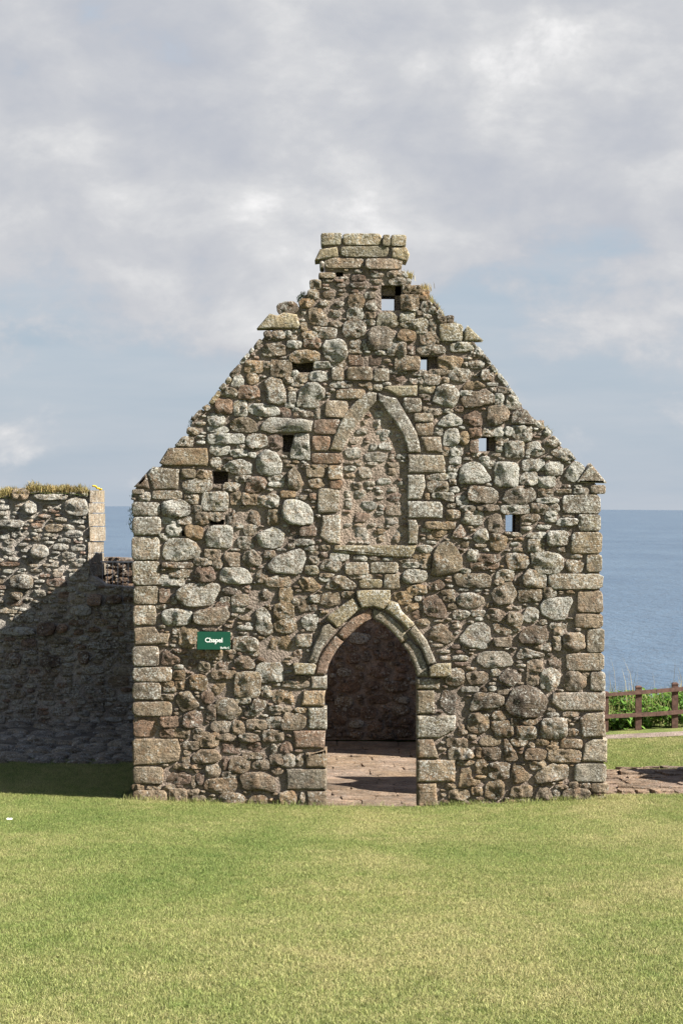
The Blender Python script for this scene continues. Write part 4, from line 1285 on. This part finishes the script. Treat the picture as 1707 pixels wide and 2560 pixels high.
# shaded cobbles at the foot of the left wall
CY0, CY1 = 5.0, 11.7
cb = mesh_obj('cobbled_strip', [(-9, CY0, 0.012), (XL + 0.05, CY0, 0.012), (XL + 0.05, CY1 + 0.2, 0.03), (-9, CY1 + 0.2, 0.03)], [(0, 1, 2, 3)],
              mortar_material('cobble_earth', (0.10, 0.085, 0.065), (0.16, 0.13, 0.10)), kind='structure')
cmesh = []
for k in range(8):
    pl_ = [(0.5 * math.cos(t) * (1 + R2.uniform(-0.16, 0.16)), 0.5 * math.sin(t) * (1 + R2.uniform(-0.16, 0.16))) for t in np.linspace(0, 2 * math.pi, 12, endpoint=False)]
    V, Fc = [], []
    for s, d in ((1.0, -0.25), (0.98, 0.0), (0.75, 0.22), (0.35, 0.30)):
        V += [(a * s, b * s, d + 0.05 * noise.noise((a * 3, b * 3, k))) for a, b in pl_]
    for q in range(3):
        for i in range(12):
            a, b = q * 12 + i, q * 12 + (i + 1) % 12
            Fc.append((a, b, b + 12, a + 12))
    Fc.append(tuple(range(36, 48)))
    me = bpy.data.meshes.new('cobble')
    me.from_pydata(V, [], Fc)
    me.polygons.foreach_set('use_smooth', [True] * len(me.polygons))
    g = R2.uniform(0.8, 1.2)
    at = me.color_attributes.new('stone_col', 'FLOAT_COLOR', 'POINT')
    at.data.foreach_set('color', np.array([(0.30 * g, 0.26 * g, 0.21 * g, 0.35)] * len(V), dtype=np.float32).ravel())
    me.materials.append(M['stone'])
    cmesh.append(me)
n_c = 0
y = CY0 - 0.1
row = 0
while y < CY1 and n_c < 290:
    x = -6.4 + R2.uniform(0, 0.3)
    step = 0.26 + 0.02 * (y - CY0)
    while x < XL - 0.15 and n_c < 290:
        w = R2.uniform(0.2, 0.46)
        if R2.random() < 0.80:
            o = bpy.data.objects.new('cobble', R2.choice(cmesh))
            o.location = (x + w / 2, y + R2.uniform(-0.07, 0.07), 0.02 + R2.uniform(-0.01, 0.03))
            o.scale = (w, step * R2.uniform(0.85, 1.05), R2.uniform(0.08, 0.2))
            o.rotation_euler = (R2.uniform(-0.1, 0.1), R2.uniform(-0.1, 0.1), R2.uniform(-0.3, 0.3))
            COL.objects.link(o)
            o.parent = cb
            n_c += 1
        x += w * 1.04
    y += step

# ---------------------------------------------------------------- the ruined wall on the left
LY = 11.8
rw = empty('ruined_wall', (*W(60, 1829, LY)[:1], LY, 0.0), 'turf-topped rubble wall left of the chapel, half in its shadow', 'ruined wall')
fixed = [((30, 1222, 76, 1252), 't'), ((60, 1252, 92, 1284), 'g'), ((160, 1246, 224, 1290), 'g'), ((76, 1362, 124, 1396), 'g'), ((82, 1236, 172, 1250), 'g'),
         ((24, 1436, 84, 1474), 'g'), ((92, 1556, 142, 1590), 'r'), ((220, 1486, 256, 1514), 'r'), ((265, 1488, 306, 1510), 'r'), ((180, 1512, 232, 1540), 'g'),
         ((142, 1560, 170, 1582), 'r'), ((195, 1628, 224, 1660), 'r'), ((0, 1568, 90, 1588), 'g'), ((20, 1480, 58, 1500), 't'), ((0, 1300, 60, 1318), 'g'), ((100, 1640, 150, 1668), 'd'), ((14, 1632, 52, 1662), 'd')]
wl_out = [(-140, 1850), (-140, 1246), (0, 1240), (40, 1236), (90, 1228), (150, 1230), (224, 1228), (226, 1420), (232, 1440), (262, 1462), (300, 1466), (352, 1470), (352, 1850)]
face = rubble_wall(rw, 'wall_face', wl_out, LY, 0.6, M['mortar_grey'],
                   [(36, 60, 14, 22, 300), (24, 50, 8, 14, 2500), (14, 36, 5, 9, 9000), (8, 18, 4, 6, 12000)], 'gggtgkwkgr', 130, 33, fixed, prot=(0.004, 0.035), lighten=1.35)
# splayed jamb of pale dressed blocks closing the wall's end
JY = LY + 0.75
yy = 1226
jx0, jx1 = 224, 257
while yy < 1425:
    h = R2.uniform(20, 42)
    q0, q1 = R2.uniform(-3, 2), R2.uniform(-3.5, 2.5)
    a0 = W(jx0 + q0, yy, LY)
    a1 = W(jx0 + q0 + R2.uniform(-1.5, 1.5), yy + h - 2.0, LY)
    b0 = W(jx1 + q1, yy, JY)
    b1 = W(jx1 + q1, yy + h - 2.0, JY)
    V = [(a0[0], LY - 0.03, a0[1]), (b0[0], JY, b0[1]), (b1[0], JY, b1[1]), (a1[0], LY - 0.03, a1[1]),
         (a0[0] - 0.1, LY + 0.5, a0[1]), (b0[0], JY + 0.5, b0[1]), (b1[0], JY + 0.5, b1[1]), (a1[0] - 0.1, LY + 0.5, a1[1])]
    Fq = [(0, 3, 2, 1), (4, 5, 6, 7), (0, 1, 5, 4), (3, 7, 6, 2), (1, 2, 6, 5), (0, 4, 7, 3)]
    k = R2.uniform(0.75, 1.15)
    mesh_obj('jamb_stone', V, Fq, M['ashlar'], rw, origin=V[0], cols=[(0.22 * k, 0.18 * k, 0.125 * k, 0.3)] * 8)
    yy += h
# wall body behind the splay
b = MB()
xa, zt = W(-140, 1240, JY)
xb, _ = W(240, 1240, JY)
b.box(xa, xb - 0.25, JY - 0.1, JY + 0.5, 0.0, zt - 0.1)
b.obj('wall_body', M['mortar_grey'], rw)

# low red wall beyond the gap and the metal railing before it
lw = empty('low_wall', (-3.6, 14.0, 0.0), 'low red sandstone wall behind the thin railing, left of the chapel', 'wall')
rubble_wall(lw, 'wall_face', [(228, 1500), (228, 1394), (280, 1393), (352, 1396), (352, 1500)], 13.6, 0.4, M['mortar'],
            [(26, 44, 8, 15, 500), (14, 30, 5, 9, 1500), (8, 16, 3, 6, 2500)], 'rrrrdt', 24, 41)
RYd = 12.5
rl = empty('metal_railing', (-3.9, RYd, W(280, 1478, RYd)[1]), 'thin grey metal railing in the gap beside the chapel', 'railing')
x0, zt = W(236, 1404, RYd)
x1, _ = W(345, 1404, RYd)
zb = W(280, 1478, RYd)[1]
mesh_obj('top_rail', *box(x0, x1, RYd - 0.012, RYd + 0.012, zt - 0.012, zt + 0.012), M['rail_metal'], rl)
for i in range(9):
    xx = x0 + 0.06 + i * 0.095
    if xx < x1:
        mesh_obj('bar', *box(xx - 0.005, xx + 0.005, RYd - 0.005, RYd + 0.005, zb - 0.25, zt - 0.012), M['rail_metal'], rl, origin=(xx, RYd, zb))


# ---------------------------------------------------------------- blades of grass
def blades(pts, h, w, r, lean=0.5, segs=2):
    """loose grass blades standing at pts (x, y, z)"""
    V, Fc = [], []
    for (x, y, z) in pts:
        hh = h * r.uniform(0.5, 1.25)
        a = r.uniform(0, 2 * math.pi)
        l = r.uniform(0.1, lean)
        dx, dy = math.cos(a) * l * hh, math.sin(a) * l * hh
        b_ = r.uniform(0, 2 * math.pi)
        wx, wy = math.cos(b_) * w / 2, math.sin(b_) * w / 2
        o = len(V)
        V += [(x - wx, y - wy, z), (x + wx, y + wy, z), (x + wx * 0.7 + dx * 0.35, y + wy * 0.7 + dy * 0.35, z + hh * 0.6),
              (x - wx * 0.7 + dx * 0.35, y - wy * 0.7 + dy * 0.35, z + hh * 0.6), (x + dx, y + dy, z + hh * (1 - 0.25 * l))]
        Fc += [(o, o + 1, o + 2, o + 3), (o + 3, o + 2, o + 4)]
    return V, Fc


# turf on the left wall
R3 = random.Random(3)
tp = []
for _ in range(9000):
    px = R3.uniform(-120, 232)
    yy = LY + R3.uniform(-0.08, 0.7)
    x, z = W(px, 0, yy)[0], 0
    zt = W(px, float(np.interp(px, [-120, 0, 40, 90, 150, 200, 232], [1246, 1240, 1232, 1222, 1224, 1226, 1232])), LY)[1]
    bump = 0.13 * max(0.0, fbm(px * 0.02, 1.0, yy * 2) + 0.55)
    tp.append((x, yy, zt - 0.06 + bump * R3.random()))
v, f = blades(tp, 0.085, 0.012, R3, 1.1)
mesh_obj('wall_turf', v, f, M['dry_grass'], kind='stuff', label='dry tan turf growing along the top of the left wall', category='turf')
tb = []
v, f = [], []
nxs = 40
for j in range(5):
    for i in range(nxs):
        px = -130 + i * (360 / (nxs - 1))
        yy = LY - 0.05 + j * 0.2
        x = W(px, 0, yy)[0]
        zt = W(px, float(np.interp(px, [-120, 0, 40, 90, 150, 200, 232], [1250, 1244, 1236, 1228, 1230, 1232, 1236])), LY)[1]
        v.append((x, yy, zt - 0.03 + 0.06 * math.sin(math.pi * j / 4) + 0.05 * noise.noise((px * 0.05, j, 0))))
for j in range(4):
    for i in range(nxs - 1):
        a = j * nxs + i
        f.append((a, a + 1, a + nxs + 1, a + nxs))
mesh_obj('turf_bed', v, f, M['ground'], rw, smooth=True)
# yellow flowers at the wall's end
fx, fz = W(238, 1216, LY + 0.3)
fw = empty('yellow_flowers', (fx, LY + 0.3, fz), 'small yellow flowers on top of the left wall', 'flowers')
for i in range(7):
    c = (fx - 0.03 + i * 0.024, LY + 0.3 + R3.uniform(-0.05, 0.05), fz - 0.012 * i + R3.uniform(0, 0.02))
    V = [(c[0] + 0.024 * math.cos(t), c[1] - 0.012 * math.sin(t), c[2] + 0.018 * math.sin(t)) for t in np.linspace(0, 2 * math.pi, 9, endpoint=False)]
    V.append((c[0], c[1] - 0.02, c[2] + 0.004))
    mesh_obj('flower_head', V, [(k, (k + 1) % 9, 9) for k in range(9)], M['yellow'], fw, origin=c)
    sv_, sf_ = blades([(c[0], c[1], c[2] - 0.09)], 0.08, 0.006, R3, 0.1)
    mesh_obj('flower_stem', sv_, sf_, M['tuft_green'], fw, origin=c)


def tuft(px, py, y, h, n, spread, mat, label, lean=0.7, down=0.0):
    x, z = W(px, py, y)
    pts = [(x + R3.gauss(0, spread), y + R3.uniform(-0.04, 0.3), z - down * R3.random() + R3.gauss(0, spread * 0.35)) for _ in range(n)]
    v, f = blades(pts, h, 0.007, R3, lean)
    return mesh_obj('grass_tuft', v, f, mat, origin=(x, y, z), label=label, category='grass tuft', group='grass tufts growing on the masonry')


tuft(1018, 694, 0.1, 0.09, 300, 0.04, M['dry_grass'], 'green grass tuft just right below the top blocks')
tuft(1062, 724, 0.1, 0.09, 150, 0.05, M['dry_grass'], 'dry grass tuft on the upper right slope, near the top')
def slope_tuft(x0, y0, x1, y1, n, h, mat, label):
    pts = []
    for _ in range(n):
        t = R3.random()
        yy = R3.uniform(0.02, 0.6)
        x, z = W(x0 + (x1 - x0) * t + R3.gauss(0, 3), y0 + (y1 - y0) * t + R3.gauss(0, 3), 0.0)
        pts.append((x, yy, z))
    v, f = blades(pts, h, 0.008, R3, 0.9)
    return mesh_obj('grass_tuft', v, f, mat, origin=pts[0], label=label, category='grass tuft', group='grass tufts growing on the masonry')


slope_tuft(1070, 740, 1108, 790, 420, 0.07, M['dry_grass'], 'tan grass along the right slope above the pointed skew stone')
slope_tuft(1128, 806, 1150, 824, 160, 0.06, M['dry_grass'], 'short dry grass left of the upper right skew stone')
slope_tuft(1186, 872, 1250, 950, 650, 0.08, M['dry_grass'], 'long tan grass strip on the middle of the right slope')
slope_tuft(1335, 1062, 1378, 1088, 520, 0.08, M['dry_grass'], 'orange and green grass patch on the lower right slope')
slope_tuft(744, 748, 760, 732, 120, 0.05, M['tuft_green'], 'dark mossy tuft on the upper left slope')
slope_tuft(700, 790, 735, 768, 160, 0.05, M['tuft_green'], 'dark moss above the upper left skew stone')
slope_tuft(474, 1068, 480, 1048, 70, 0.05, M['tuft_green'], 'small green tuft halfway up the left slope')
slope_tuft(330, 1244, 352, 1232, 260, 0.06, M['tuft_green'], 'dark green tuft on the left eaves corner')
slope_tuft(325, 1275, 326, 1330, 120, 0.04, M['tuft_green'], 'trailing green growth on the left corner blocks')


# ---------------------------------------------------------------- lawn grass
def grass_object(name, cells, density, seed, blade_h, nblade, spread, bw):
    """cells: quads (x0,y0,x1,y1) of ground; tufts are scattered over them by geometry nodes"""
    V, Fc = [], []
    for (x0, y0, x1, y1) in cells:
        o = len(V)
        for x, y in ((x0, y0), (x1, y0), (x1, y1), (x0, y1)):
            V.append((x, y, terrain(x, y)))
        Fc.append((o, o + 1, o + 2, o + 3))
    npatch = len(Fc)
    r = random.Random(seed)
    pts = [(r.gauss(0, spread), r.gauss(0, spread), -0.004) for _ in range(nblade)]
    bv, bf = blades(pts, blade_h, bw, r, 0.95)
    o = len(V)
    V += bv
    Fc += [tuple(i + o for i in q) for q in bf]
    ob = mesh_obj(name, V, Fc, M['grass'], kind='stuff', label='short mown lawn grass covering the ground before the chapel', category='grass')
    at = ob.data.attributes.new('is_blade', 'BOOLEAN', 'FACE')
    at.data.foreach_set('value', [i >= npatch for i in range(len(Fc))])
    ng = bpy.data.node_groups.new(name + '_scatter', 'GeometryNodeTree')
    ng.interface.new_socket('Geometry', in_out='INPUT', socket_type='NodeSocketGeometry')
    ng.interface.new_socket('Geometry', in_out='OUTPUT', socket_type='NodeSocketGeometry')
    N, L = ng.nodes, ng.links
    gi, go = N.new('NodeGroupInput'), N.new('NodeGroupOutput')
    na = N.new('GeometryNodeInputNamedAttribute')
    na.data_type = 'BOOLEAN'
    na.inputs['Name'].default_value = 'is_blade'
    sp = N.new('GeometryNodeSeparateGeometry')
    sp.domain = 'FACE'
    L.new(gi.outputs[0], sp.inputs[0])
    L.new(na.outputs[0], sp.inputs['Selection'])
    ds = N.new('GeometryNodeDistributePointsOnFaces')
    ds.inputs['Density'].default_value = density
    ds.inputs['Seed'].default_value = seed
    L.new(sp.outputs[1], ds.inputs[0])
    io = N.new('GeometryNodeInstanceOnPoints')
    L.new(ds.outputs[0], io.inputs['Points'])
    L.new(sp.outputs[0], io.inputs['Instance'])
    rot = N.new('FunctionNodeRandomValue')
    rot.data_type = 'FLOAT_VECTOR'
    rot.inputs[0].default_value = (-0.15, -0.15, 0)
    rot.inputs[1].default_value = (0.15, 0.15, 6.283)
    L.new(rot.outputs[0], io.inputs['Rotation'])
    scl = N.new('FunctionNodeRandomValue')
    scl.data_type = 'FLOAT'
    scl.inputs[2].default_value = 0.6
    scl.inputs[3].default_value = 1.35
    L.new(scl.outputs[1], io.inputs['Scale'])
    L.new(io.outputs[0], go.inputs[0])
    md = ob.modifiers.new('scatter', 'NODES')
    md.node_group = ng
    return ob


def in_view(x, y, m=1.6):
    return abs(x) < 0.1298 * (y + D) + m


cells = []
for j in np.arange(-26.0, 10.0, 0.5):
    for i in np.arange(-9, 9, 0.5):
        cx, cy = i + 0.25, j + 0.25
        if not in_view(cx, cy):
            continue
        if cy > 0 and XL - 0.1 < cx < XR + 0.1:
            continue
        if cx > 0 and cy > 0 and (0.5 < cy < 3.7 or cy > 8.4):
            continue
        if cx < 0 and cy > CY0 + 0.3:
            continue
        cells.append((i, j, i + 0.5, j + 0.5))
grass_object('lawn_grass', cells, 800.0, 2, 0.025, 16, 0.034, 0.0042)
edge = MB()
pts = []
for _ in range(4200):
    x = R3.uniform(XL - 0.1, XR + 0.4)
    if -0.28 < x < 1.08 and R3.random() < 0.7:
        continue
    if noise.noise((x * 2.3, 0.0, 1.7)) + 0.25 * noise.noise((x * 9, 0.0, 3.1)) < R3.uniform(-0.45, 0.35):
        continue
    pts.append((x, -0.07 + R3.gauss(0, 0.045), terrain(x, -0.05) - 0.01))
v, f = blades(pts, 0.10, 0.006, R3, 0.8)
mesh_obj('edge_grass', v, f, M['grass'], kind='stuff', label='longer grass along the foot of the gable', category='grass')

# daisies / white petals in the lawn
def daisy(px, py, label, s=0.03):
    # on the lawn: march the sight line down to the ground
    for yy in np.arange(-30, 0.0, 0.05):
        x, z = W(px, py, yy)
        if z <= terrain(x, yy) + 0.03:
            break
    z = terrain(x, yy) + 0.045
    t = empty('daisy', (x, yy, z - 0.045), label, 'flower', 'white daisies in the lawn')
    for k in range(9):
        a = 2 * math.pi * k / 9
        V = [(x, yy, z)] + [(x + s * q * math.cos(a + d), yy - 0.35 * s + s * q * 0.6 * math.sin(a + d), z + s * 0.5 * q * math.sin(a + d)) for q, d in ((0.7, -0.3), (1.0, 0.0), (0.7, 0.3))]
        mesh_obj('petal', V, [(0, 1, 2, 3)], M['petal'], t, origin=(x, yy, z))
    V = [(x + 0.3 * s * math.cos(q), yy - 0.4 * s + 0.1 * s * math.sin(q), z + 0.25 * s * math.sin(q)) for q in np.linspace(0, 2 * math.pi, 8, endpoint=False)] + [(x, yy - 0.6 * s, z)]
    mesh_obj('flower_centre', V, [(k, (k + 1) % 8, 8) for k in range(8)], M['yellow'], t, origin=(x, yy, z))
    sv_, sf_ = blades([(x, yy, z - 0.05)], 0.045, 0.004, R3, 0.05)
    mesh_obj('stem', sv_, sf_, M['tuft_green'], t, origin=(x, yy, z))


daisy(22, 2050, 'white daisy in the lawn at the far left, the left one of a pair', 0.024)
daisy(29, 2050, 'white daisy in the lawn at the far left, the right one of a pair', 0.022)

# ---------------------------------------------------------------- sign
SX0, SZ1 = W(494.5, 1578)
SX1, SZ0 = W(577, 1623.5)
sy = -0.10
sign = empty('sign', ((SX0 + SX1) / 2, sy, SZ0), 'small green sign with the white word Chapel on the gable', 'sign')
sw, sh = SX1 - SX0, SZ1 - SZ0
bm = bmesh.new()
bmesh.ops.create_cube(bm, size=1.0)
for v_ in bm.verts:
    v_.co = Vector((v_.co.x * sw, v_.co.y * 0.012, v_.co.z * sh))
bmesh.ops.bevel(bm, geom=bm.edges[:], offset=0.003, segments=2, affect='EDGES')
me = bpy.data.meshes.new('board')
bm.to_mesh(me)
bm.free()
me.materials.append(M['sign_green'])
bd = bpy.data.objects.new('board', me)
bd.location = (0, 0, sh / 2)
COL.objects.link(bd)
bd.parent = sign


def lettering(txt, cx, cz, width, bold, name):
    cu = bpy.data.curves.new(name, 'FONT')
    cu.body = txt
    cu.align_x = 'CENTER'
    cu.align_y = 'CENTER'
    cu.offset = bold
    cu.extrude = 0.01
    tmp = bpy.data.objects.new(name, cu)
    COL.objects.link(tmp)
    dg = bpy.context.evaluated_depsgraph_get()
    m2 = bpy.data.meshes.new_from_object(tmp.evaluated_get(dg))
    bpy.data.objects.remove(tmp)
    co = np.array([v.co[:] for v in m2.vertices])
    return m2, co


def place_text(txt, cx, cz, width, bold, name, serifs=()):
    m2, co = lettering(txt, cx, cz, width, bold, name)
    V = [tuple(c) for c in co]
    Fc = [tuple(p.vertices) for p in m2.polygons]
    x0, x1 = co[:, 0].min(), co[:, 0].max()
    s = width / (x1 - x0)
    mx, mz = (x0 + x1) / 2, (co[:, 1].min() + co[:, 1].max()) / 2
    V = [((a - mx) * s + cx, -0.0075 - c * 0.08, (b_ - mz) * s + cz) for a, b_, c in V]
    mb = MB()
    mb.add(V, Fc)
    for (fx0, fx1, fz0, fz1) in serifs:
        mb.box(cx + (fx0 - 0.5) * width, cx + (fx1 - 0.5) * width, -0.0086, -0.0070, cz + fz0 * width, cz + fz1 * width)
    me2 = bpy.data.meshes.new(name)
    me2.from_pydata(mb.v, [], mb.f)
    me2.materials.append(M['sign_white'])
    o = bpy.data.objects.new(name, me2)
    COL.objects.link(o)
    o.parent = sign
    o.location = (0, 0, 0)


place_text('Chapel', 0.0, sh * 0.50, sw * 0.52, 0.018, 'lettering',
           [(0.205, 0.30, -0.092, -0.072), (0.31, 0.40, -0.092, -0.072), (0.935, 1.015, -0.092, -0.072), (0.545, 0.64, -0.19, -0.17)])
place_text('Elu/Illa C', sw * 0.335, sh * 0.115, sw * 0.265, 0.02, 'small_lettering')

# ---------------------------------------------------------------- fence, path and cliff-top growth on the right
FY = 10.0
path_v, path_f = [], []
for i, x in enumerate(np.arange(XR + 0.05, 12, 0.5)):
    for y in (8.45 + 0.0 * x, 9.25):
        path_v.append((x, y + 0.06 * (x - XR), terrain(x, y) + 0.012))
    if i:
        o = 2 * i
        path_f.append((o - 2, o, o + 1, o - 1))
mesh_obj('path', path_v, path_f, mortar_material('path_gravel', (0.20, 0.155, 0.125), (0.27, 0.215, 0.18)), kind='structure')

fence = empty('fence', (W(1600, 1840, FY)[0], FY, 0.05), 'dark brown wooden post and rail fence along the cliff edge', 'fence')


def post(px, ptop, pbase, y):
    x, zt = W(px, ptop, y)
    _, zb = W(px, pbase, y)
    hw = 0.053
    bm = bmesh.new()
    v8, f8 = box(-hw, hw, -hw, hw, zb - 0.25, zt - 0.045)
    vs = [bm.verts.new(q) for q in v8]
    for q in f8:
        bm.faces.new([vs[i] for i in q])
    # weathered chamfered cap
    c1 = [bm.verts.new((sx * hw * 1.08, sy_ * hw * 1.08, zt - 0.042)) for sx, sy_ in ((-1, -1), (1, -1), (1, 1), (-1, 1))]
    c2 = [bm.verts.new((sx * hw * 1.08, sy_ * hw * 1.08, zt - 0.02)) for sx, sy_ in ((-1, -1), (1, -1), (1, 1), (-1, 1))]
    c3 = [bm.verts.new((sx * hw * 0.6, sy_ * hw * 0.6, zt)) for sx, sy_ in ((-1, -1), (1, -1), (1, 1), (-1, 1))]
    for A_, B_ in ((c1, c2), (c2, c3)):
        for i in range(4):
            bm.faces.new([A_[i], A_[(i + 1) % 4], B_[(i + 1) % 4], B_[i]])
    bm.faces.new(c3)
    bm.faces.new(c1[::-1])
    V = [(v.co.x + x, v.co.y + y, v.co.z) for v in bm.verts]
    bm.verts.index_update()
    Fc = [tuple(v.index for v in f.verts) for f in bm.faces]
    bm.free()
    mesh_obj('post', V, Fc, M['fence_wood'], fence, origin=(x, y, zb))


post(1512, 1728, 1850, FY)
post(1595, 1714, 1842, FY + 0.1)
post(1686, 1706, 1830, FY + 0.2)
post(1782, 1694, 1818, FY + 0.3)


def rail(p0, p1):
    (xa, ya, ta, ba), (xb, yb, tb_, bb) = p0, p1
    V = []
    for (px, y, t, b_) in (p0, p1):
        x, zt = W(px, t, y)
        _, zb = W(px, b_, y)
        V += [(x, y, zb), (x, y + 0.04, zb), (x, y + 0.04, zt), (x, y, zt)]
    Fc = [(0, 1, 2, 3), (7, 6, 5, 4)] + [(i, i + 4, (i + 1) % 4 + 4, (i + 1) % 4) for i in range(4)]
    mesh_obj('rail', V, Fc, M['fence_wood'], fence, origin=V[0])


dy = -0.053 - 0.042
for (ya0, yb0), (ya1, yb1), (ya2, yb2) in [((1734, 1742), (1723, 1733), (1710, 1720)), ((1787, 1797), (1780, 1790), (1767, 1777))]:
    rail((1505, FY + dy, ya0, yb0), (1640, FY + 0.15 + dy, ya1, yb1))
    rail((1640.6, FY + 0.15 + dy, ya1, yb1), (1795, FY + 0.31 + dy, ya2, yb2))

R4 = random.Random(9)


def veg_top(x, y):
    return terrain(x, y) + (0.30 + 0.32 * min(1.0, (y - 10.0) / 2.3)) * (0.75 + 0.45 * noise.noise((x * 1.1, y * 1.1, 4.0)))


# broad leaves: each a folded blade on its own stalk
V, Fc = [], []
for _ in range(9000):
    y = R4.uniform(10.25, 13.6)
    x = R4.uniform(3.2, 9.5)
    if noise.noise((x * 0.9, y * 0.9, 7.7)) < -0.2:
        continue
    zt = veg_top(x, y)
    z = terrain(x, y) + (zt - terrain(x, y)) * (R4.random() ** 0.45)
    s = R4.uniform(0.06, 0.16)
    a = R4.uniform(0, 2 * math.pi)
    up = R4.uniform(-0.5, 0.5)
    ux, uy, uz = math.cos(a) * math.cos(up), math.sin(a) * math.cos(up), math.sin(up)
    wx, wy = -math.sin(a), math.cos(a)
    tw = R4.uniform(-0.4, 0.4)
    o = len(V)
    for t, w in ((0.0, 0.08), (0.3, 0.75), (0.65, 0.7), (1.0, 0.0)):
        dz = -0.5 * t * t * s
        c = (x + ux * s * t, y + uy * s * t, z + uz * s * t + dz)
        V.append((c[0] - wx * w * s * 0.45, c[1] - wy * w * s * 0.45, c[2] + 0.14 * w * s + tw * w * s * 0.3))
        V.append(c)
        V.append((c[0] + wx * w * s * 0.45, c[1] + wy * w * s * 0.45, c[2] + 0.14 * w * s - tw * w * s * 0.3))
    for k in range(3):
        b0 = o + 3 * k
        Fc += [(b0, b0 + 1, b0 + 4, b0 + 3), (b0 + 1, b0 + 2, b0 + 5, b0 + 4)]
mesh_obj('leafy_growth', V, Fc, M['leaf'], kind='stuff', label='bright broad leaved weeds behind the fence', category='weeds')
pts = []
for _ in range(2600):
    y = R4.uniform(10.4, 14.2)
    x = R4.uniform(3.2, 9.5)
    pts.append((x, y, terrain(x, y)))
v, f = blades(pts, 0.55, 0.012, R4, 0.6)
mesh_obj('long_grass', v, f, blade_material('long_grass_blades', [(0.09, 0.13, 0.03), (0.20, 0.22, 0.07), (0.34, 0.31, 0.15)], 2.0), kind='stuff', label='pale long grass among the weeds behind the fence', category='grass')
pts = []
for _ in range(70):
    y = R4.uniform(11.0, 14.0)
    x = R4.uniform(3.2, 9.5)
    pts.append((x, y, terrain(x, y) + 0.2))
v, f = blades(pts, 0.85, 0.011, R4, 0.3)
mesh_obj('seed_stalks', v, f, M['dry_grass'], kind='stuff', label='pale dry seed stalks rising above the fence', category='grass')

# wall stub added out of frame on the right to shadow the paving
xw = 6.6
st = empty('shadow_wall_stub', (xw + 0.4, 2.0, 0.1), 'unseen rubble wall stub, added to shadow the worn paving', 'ruined wall')
V, Fc = [], []
prof = [(1.05, 1.5), (1.5, 1.9), (2.0, 1.75), (2.5, 2.05), (2.9, 1.6), (3.1, 1.2)]
for (y, z) in prof:
    o = len(V)
    V += [(xw, y, -0.2), (xw + 0.8, y, -0.2), (xw + 0.8, y, z), (xw, y, z + R4.uniform(-0.1, 0.1))]
    if o:
        for k in range(4):
            Fc.append((o - 4 + k, o - 4 + (k + 1) % 4, o + (k + 1) % 4, o + k))
Fc += [(0, 3, 2, 1), (o, o + 1, o + 2, o + 3)]
mesh_obj('wall_body', V, Fc, M['rubble_face'], st)
